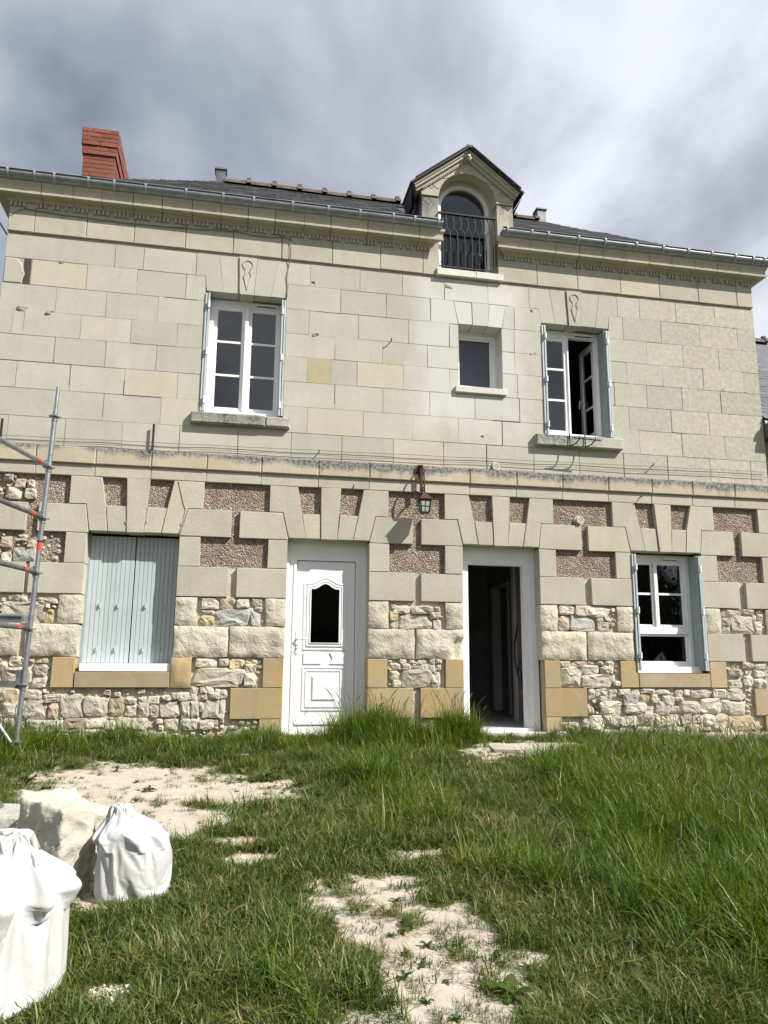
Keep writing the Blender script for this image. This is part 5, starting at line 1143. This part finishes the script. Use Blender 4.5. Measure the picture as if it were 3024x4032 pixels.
GT = grassmat('tall_grass_blade', [(.28, (.028, .066, .006)), (1.10, (.30, .26, .07)), (.53, (.076, .138, .011)), (.83, (.150, .205, .026))], .42)
GH = grassmat('seed_head', [(.2, (.08, .11, .03)), (1.0, (.20, .19, .09))], .3)
def tuft(name, nb, h, w, spread, lean, mats, heads=0, seed=0):
    r = random.Random(seed); b = MB(); hue = []
    def blade(x, y, hh, ww, ang, ln, mi, bend):
        d = Vector((math.cos(ang), math.sin(ang), 0)); s_ = Vector((-d.y, d.x, 0)); p = Vector((x, y, -.01)); V = []; th = ln; st = hh/4
        hv = r.random()
        for k in range(4):
            q = ww*(1, .95, .75, .42)[k]; V += [p-s_*q, p+s_*q]; hue.extend([hv*.9+.1*k/4]*2)
            p = p+d*(st*math.sin(th))+Vector((0, 0, st*math.cos(th))); th += bend
            s_ = (s_+Vector((0, 0, r.uniform(-.15, .15)))).normalized()
        V.append(p); hue.append(hv)
        b.add(V, [(0,1,3,2), (2,3,5,4), (4,5,7,6), (6,7,8)], mi, True)
    for _ in range(nb):
        a = r.uniform(0, 6.283); q = spread*math.sqrt(r.random())
        blade(q*math.cos(a), q*math.sin(a), h*r.uniform(.45, 1.1), w*r.uniform(.6, 1.3), r.uniform(0, 6.283), r.uniform(0, lean), 0, r.uniform(.05, .55))
    for _ in range(heads):
        a = r.uniform(0, 6.283); q = spread*.7*math.sqrt(r.random()); hh = h*r.uniform(1.0, 1.45); an = r.uniform(0, 6.283); ln = r.uniform(.02, .25)
        p = Vector((q*math.cos(a), q*math.sin(a), 0)); d = Vector((math.cos(an), math.sin(an), 0)); pts = [p]
        for k in range(4): p = p+d*(hh/4*math.sin(ln))+Vector((0, 0, hh/4*math.cos(ln))); ln += .09; pts.append(p)
        c0 = len(b.v); b.tube(pts, .0014, 3, 0, False); hue.extend([.5]*(len(b.v)-c0))
        dd = (pts[-1]-pts[-2]).normalized(); c0 = len(b.v); sl2 = r.uniform(.05, .09)
        b.tube([pts[-1], pts[-1]+dd*sl2*.3+d*.004, pts[-1]+dd*sl2*.7+d*.01, pts[-1]+dd*sl2+d*.02], [.0015, .0038, .0032, .001], 4, 1, False); hue.extend([r.random()]*(len(b.v)-c0))
    me_ = b.mesh(name, mats); at_ = me_.attributes.new('hue', 'FLOAT', 'POINT'); at_.data.foreach_set('value', hue)
    return bpy.data.objects.new(name, me_)
def source(name, objs):
    c = bpy.data.collections.new(name)
    for o in objs: c.objects.link(o)
    return c
short = source('short_tufts', [tuft('a_short_%d' % i, 30, .105, .0027, .07, 1.25, [GM], 0, i) for i in range(6)])
mid = source('mid_tufts', [tuft('b_mid_%d' % i, 28, .19, .0033, .075, .95, [GM, GH], 0, 20+i) for i in range(6)])
weeds = source('weed_rosettes', [])
tall = source('tall_tufts', [tuft('c_tall_%d' % i, 30, .35, .0036, .08, .55, [GT, GH], 1 if i == 4 else 0, 40+i) for i in range(6)])
for i in range(5):
    r = random.Random(90+i); b = MB(); hue = []
    for k in range(r.choice([7, 9, 12])):
        a = r.uniform(0, 6.283); d = Vector((math.cos(a), math.sin(a), 0)); s_ = Vector((-d.y, d.x, 0)); ln = r.uniform(.035, .075); w_ = ln*r.uniform(.16, .30); th = r.uniform(.35, 1.2); p = Vector((0, 0, .004)); V = []
        for q in (.25, .8, 1.0, .7):
            V += [p-s_*w_*q, p+s_*w_*q]; p = p+d*(ln/3.4*math.cos(th))+Vector((0, 0, ln/3.4*math.sin(th))); th -= .42
        V.append(p); b.add(V, [(0,1,3,2), (2,3,5,4), (4,5,7,6), (6,7,8)], 0, True); hue += [r.uniform(0, .55)]*9
    me_ = b.mesh('d_weed_%d' % i, [GM]); at_ = me_.attributes.new('hue', 'FLOAT', 'POINT'); at_.data.foreach_set('value', hue)
    weeds.objects.link(bpy.data.objects.new('d_weed_%d' % i, me_))
GD = grassmat('dry_thatch', [(.2, (.20, .16, .075)), (1.0, (.46, .38, .22)), (.6, (.30, .24, .12))], .2)
straw = source('straw_tufts', [tuft('e_straw_%d' % i, 16, .12, .0022, .09, 1.5, [GD], 0, 70+i) for i in range(4)])
def scatter(name, coll, pts, ncoll=6):
    me_ = bpy.data.meshes.new(name); me_.from_pydata([p[0] for p in pts], [], [])
    a = me_.attributes.new('rot', 'FLOAT_VECTOR', 'POINT'); a.data.foreach_set('vector', np.array([p[1] for p in pts], dtype=np.float32).ravel())
    a = me_.attributes.new('scl', 'FLOAT', 'POINT'); a.data.foreach_set('value', [p[2] for p in pts])
    a = me_.attributes.new('idx', 'INT', 'POINT'); a.data.foreach_set('value', [random.randrange(ncoll) for _ in pts])
    o = put(name, me_); o['kind'] = 'stuff'
    g = bpy.data.node_groups.new(name, 'GeometryNodeTree')
    g.interface.new_socket('Geometry', in_out='INPUT', socket_type='NodeSocketGeometry'); g.interface.new_socket('Geometry', in_out='OUTPUT', socket_type='NodeSocketGeometry')
    N = g.nodes.new; gi = N('NodeGroupInput'); go = N('NodeGroupOutput'); ip = N('GeometryNodeInstanceOnPoints'); ci = N('GeometryNodeCollectionInfo')
    ci.inputs['Collection'].default_value = coll; ci.inputs['Separate Children'].default_value = True; ci.inputs['Reset Children'].default_value = True
    def na(nm, ty):
        q = N('GeometryNodeInputNamedAttribute'); q.data_type = ty; q.inputs['Name'].default_value = nm
        return [s for s in q.outputs if s.enabled and s.name == 'Attribute'][0]
    lk = g.links.new
    lk(gi.outputs[0], ip.inputs['Points']); lk(ci.outputs[0], ip.inputs['Instance']); ip.inputs['Pick Instance'].default_value = True
    lk(na('idx', 'INT'), ip.inputs['Instance Index']); lk(na('rot', 'FLOAT_VECTOR'), ip.inputs['Rotation']); lk(na('scl', 'FLOAT'), ip.inputs['Scale'])
    lk(ip.outputs[0], go.inputs[0])
    md = o.modifiers.new('scatter', 'NODES'); md.node_group = g
    return o
def inview(x, y):
    t_ = y+9.2
    return t_ > 2.6 and -.345*t_-.35 < x < .86*t_+.35
def clear(x, y):
    if ((x+.90)/.34)**2+((y+5.78)/.30)**2 < 1: return False
    if ((x+.445)/.15)**2+((y+4.78)/.15)**2 < 1: return False
    if -1.04 < x < -.68 and -4.75 < y < -4.4: return False
    if 2.95 < x < 4.0 and -.93 < y < -.40: return False
    if 5.4 < x < 7.6 and -.42 < y < .0: return False
    return True
def tallness(x, y):     # 0 short turf, 1 knee high
    v = .32+.62*noise.fractal(Vector((x*1.1+7, y*1.1, 1)), .8, 2.0, 4)
    v += .8*max(0, min(1, (x-1.75-.12*(y+6))/1.1))*max(0, min(1, (y+6.9)/1.2))*max(0, min(1, (-.8-y)/1.2))
    v -= .9*math.exp(-((x-3.1)/.9)**2-((y+1.0)/.5)**2)
    v -= .5*math.exp(-((x-4.8)/1.2)**2-((y+.35)/.3)**2)
    v -= .30*max(0, min(1, (1.7-x)/.5))*max(0, min(1, (-4.2-y)/.6))
    v -= .35*math.exp(-((x-2.7)/.5)**2-((y+2.2)/.9)**2)
    for (cx1, cy1, r1, k1) in ((1.72, -.42, .34, 1.25), (2.62, -.38, .22, 1.0), (.30, -.35, .45, .35), (-2.3, -.75, .6, .7), (2.3, -1.0, .35, .45), (-2.0, -2.4, .4, .4)):
        v += k1*math.exp(-((x-cx1)**2+(y-cy1)**2)/r1**2)
    return v
ps, pm, pt_, pw, pd = [], [], [], [], []
for _ in range(62000):
    t_ = random.uniform(2.6, 9.2); y = t_-9.2; x = random.uniform(-.345*t_-.35, .86*t_+.35)
    # uniform over the ground: thin by trapezium width
    if y > -.05 or random.random() > (1.205*t_+.7)/12.0 or not clear(x, y): continue
    bv = bare(x, y)
    hgt = tallness(x, y)
    if bv > .30 or random.random() < (bv+.34)/.60: 
        if bv < .75 and random.random() < (.22 if x > .3 else .07): (pw if random.random() < .18 else ps).append(((x, y, gz(x, y)), (0, 0, random.uniform(0, 6.283)), random.uniform(.30, .62)))
        continue
    edge = max(0.0, min(1.0, (.05-bv)/.5))
    rot = (random.gauss(0, .22), random.gauss(0, .22), random.uniform(0, 6.283))
    P = (x, y, gz(x, y))
    if random.random() < .04: pw.append((P, (random.gauss(0, .15), random.gauss(0, .15), random.uniform(0, 6.283)), random.uniform(.7, 1.5)))
    if random.random() < .02+.16*max(0, noise.noise(Vector((x*1.7, y*1.7, 8)))): pd.append((P, rot, random.uniform(.6, 1.2)))
    hgt += random.gauss(0, .20)
    if hgt > .85 and edge > .35: pt_.append((P, rot, (.50+.40*min(1.25, hgt))*random.uniform(.7, 1.25)))
    elif hgt > .36 and edge > .2: pm.append((P, rot, (.60+.55*hgt)*random.uniform(.7, 1.2)))
    else: ps.append((P, rot, (.40+.6*max(0, hgt)+.50*edge)*random.uniform(.6, 1.3)))
# thicken: extra low growth everywhere near the camera
for _ in range(26000):
    t_ = random.uniform(2.6, 6.5); y = t_-9.2; x = random.uniform(-.345*t_-.3, .86*t_+.3)
    if random.random() > (1.205*t_+.7)/8.6 or not clear(x, y): continue
    bv = bare(x, y)
    if bv > -.02: continue
    P = (x, y, gz(x, y)); rot = (random.gauss(0, .22), random.gauss(0, .22), random.uniform(0, 6.283))
    (pm if tallness(x, y) > .6 else ps).append((P, rot, random.uniform(.6, 1.05)))
# tall clumps at the wall beside the doors
for (cx1, cy1, r1, n1, s1) in ((1.60, -.32, .30, 230, 1.25), (1.95, -.45, .25, 110, 1.0), (2.62, -.32, .15, 120, 1.2), (2.42, -.5, .25, 70, .8), (1.2, -.5, .3, 60, .6), (.35, -.25, .25, 60, .6), (-.15, -.2, .4, 50, .42), (-2.25, -.7, .4, 110, .8), (-1.7, -.35, .5, 60, .5), (5.2, -.45, .5, 60, .45), (4.6, -.3, .4, 40, .4), (1.1, -.2, .45, 60, .42)):
    for _ in range(n1):
        x, y = random.gauss(cx1, r1*.6), random.gauss(cy1, r1*.45)
        if y > -.06: y = -.06-random.random()*.1
        if clear(x, y): pt_.append(((x, y, gz(x, y)), (random.uniform(-.15, .15), random.uniform(-.15, .15), random.uniform(0, 6.283)), s1*random.uniform(.7, 1.25)))
scatter('short_grass', short, ps); scatter('meadow_grass', mid, pm); scatter('tall_grass', tall, pt_); scatter('broadleaf_weeds', weeds, pw, 5); scatter('dry_thatch', straw, pd, 4)
print('grass', len(ps), len(pm), len(pt_))
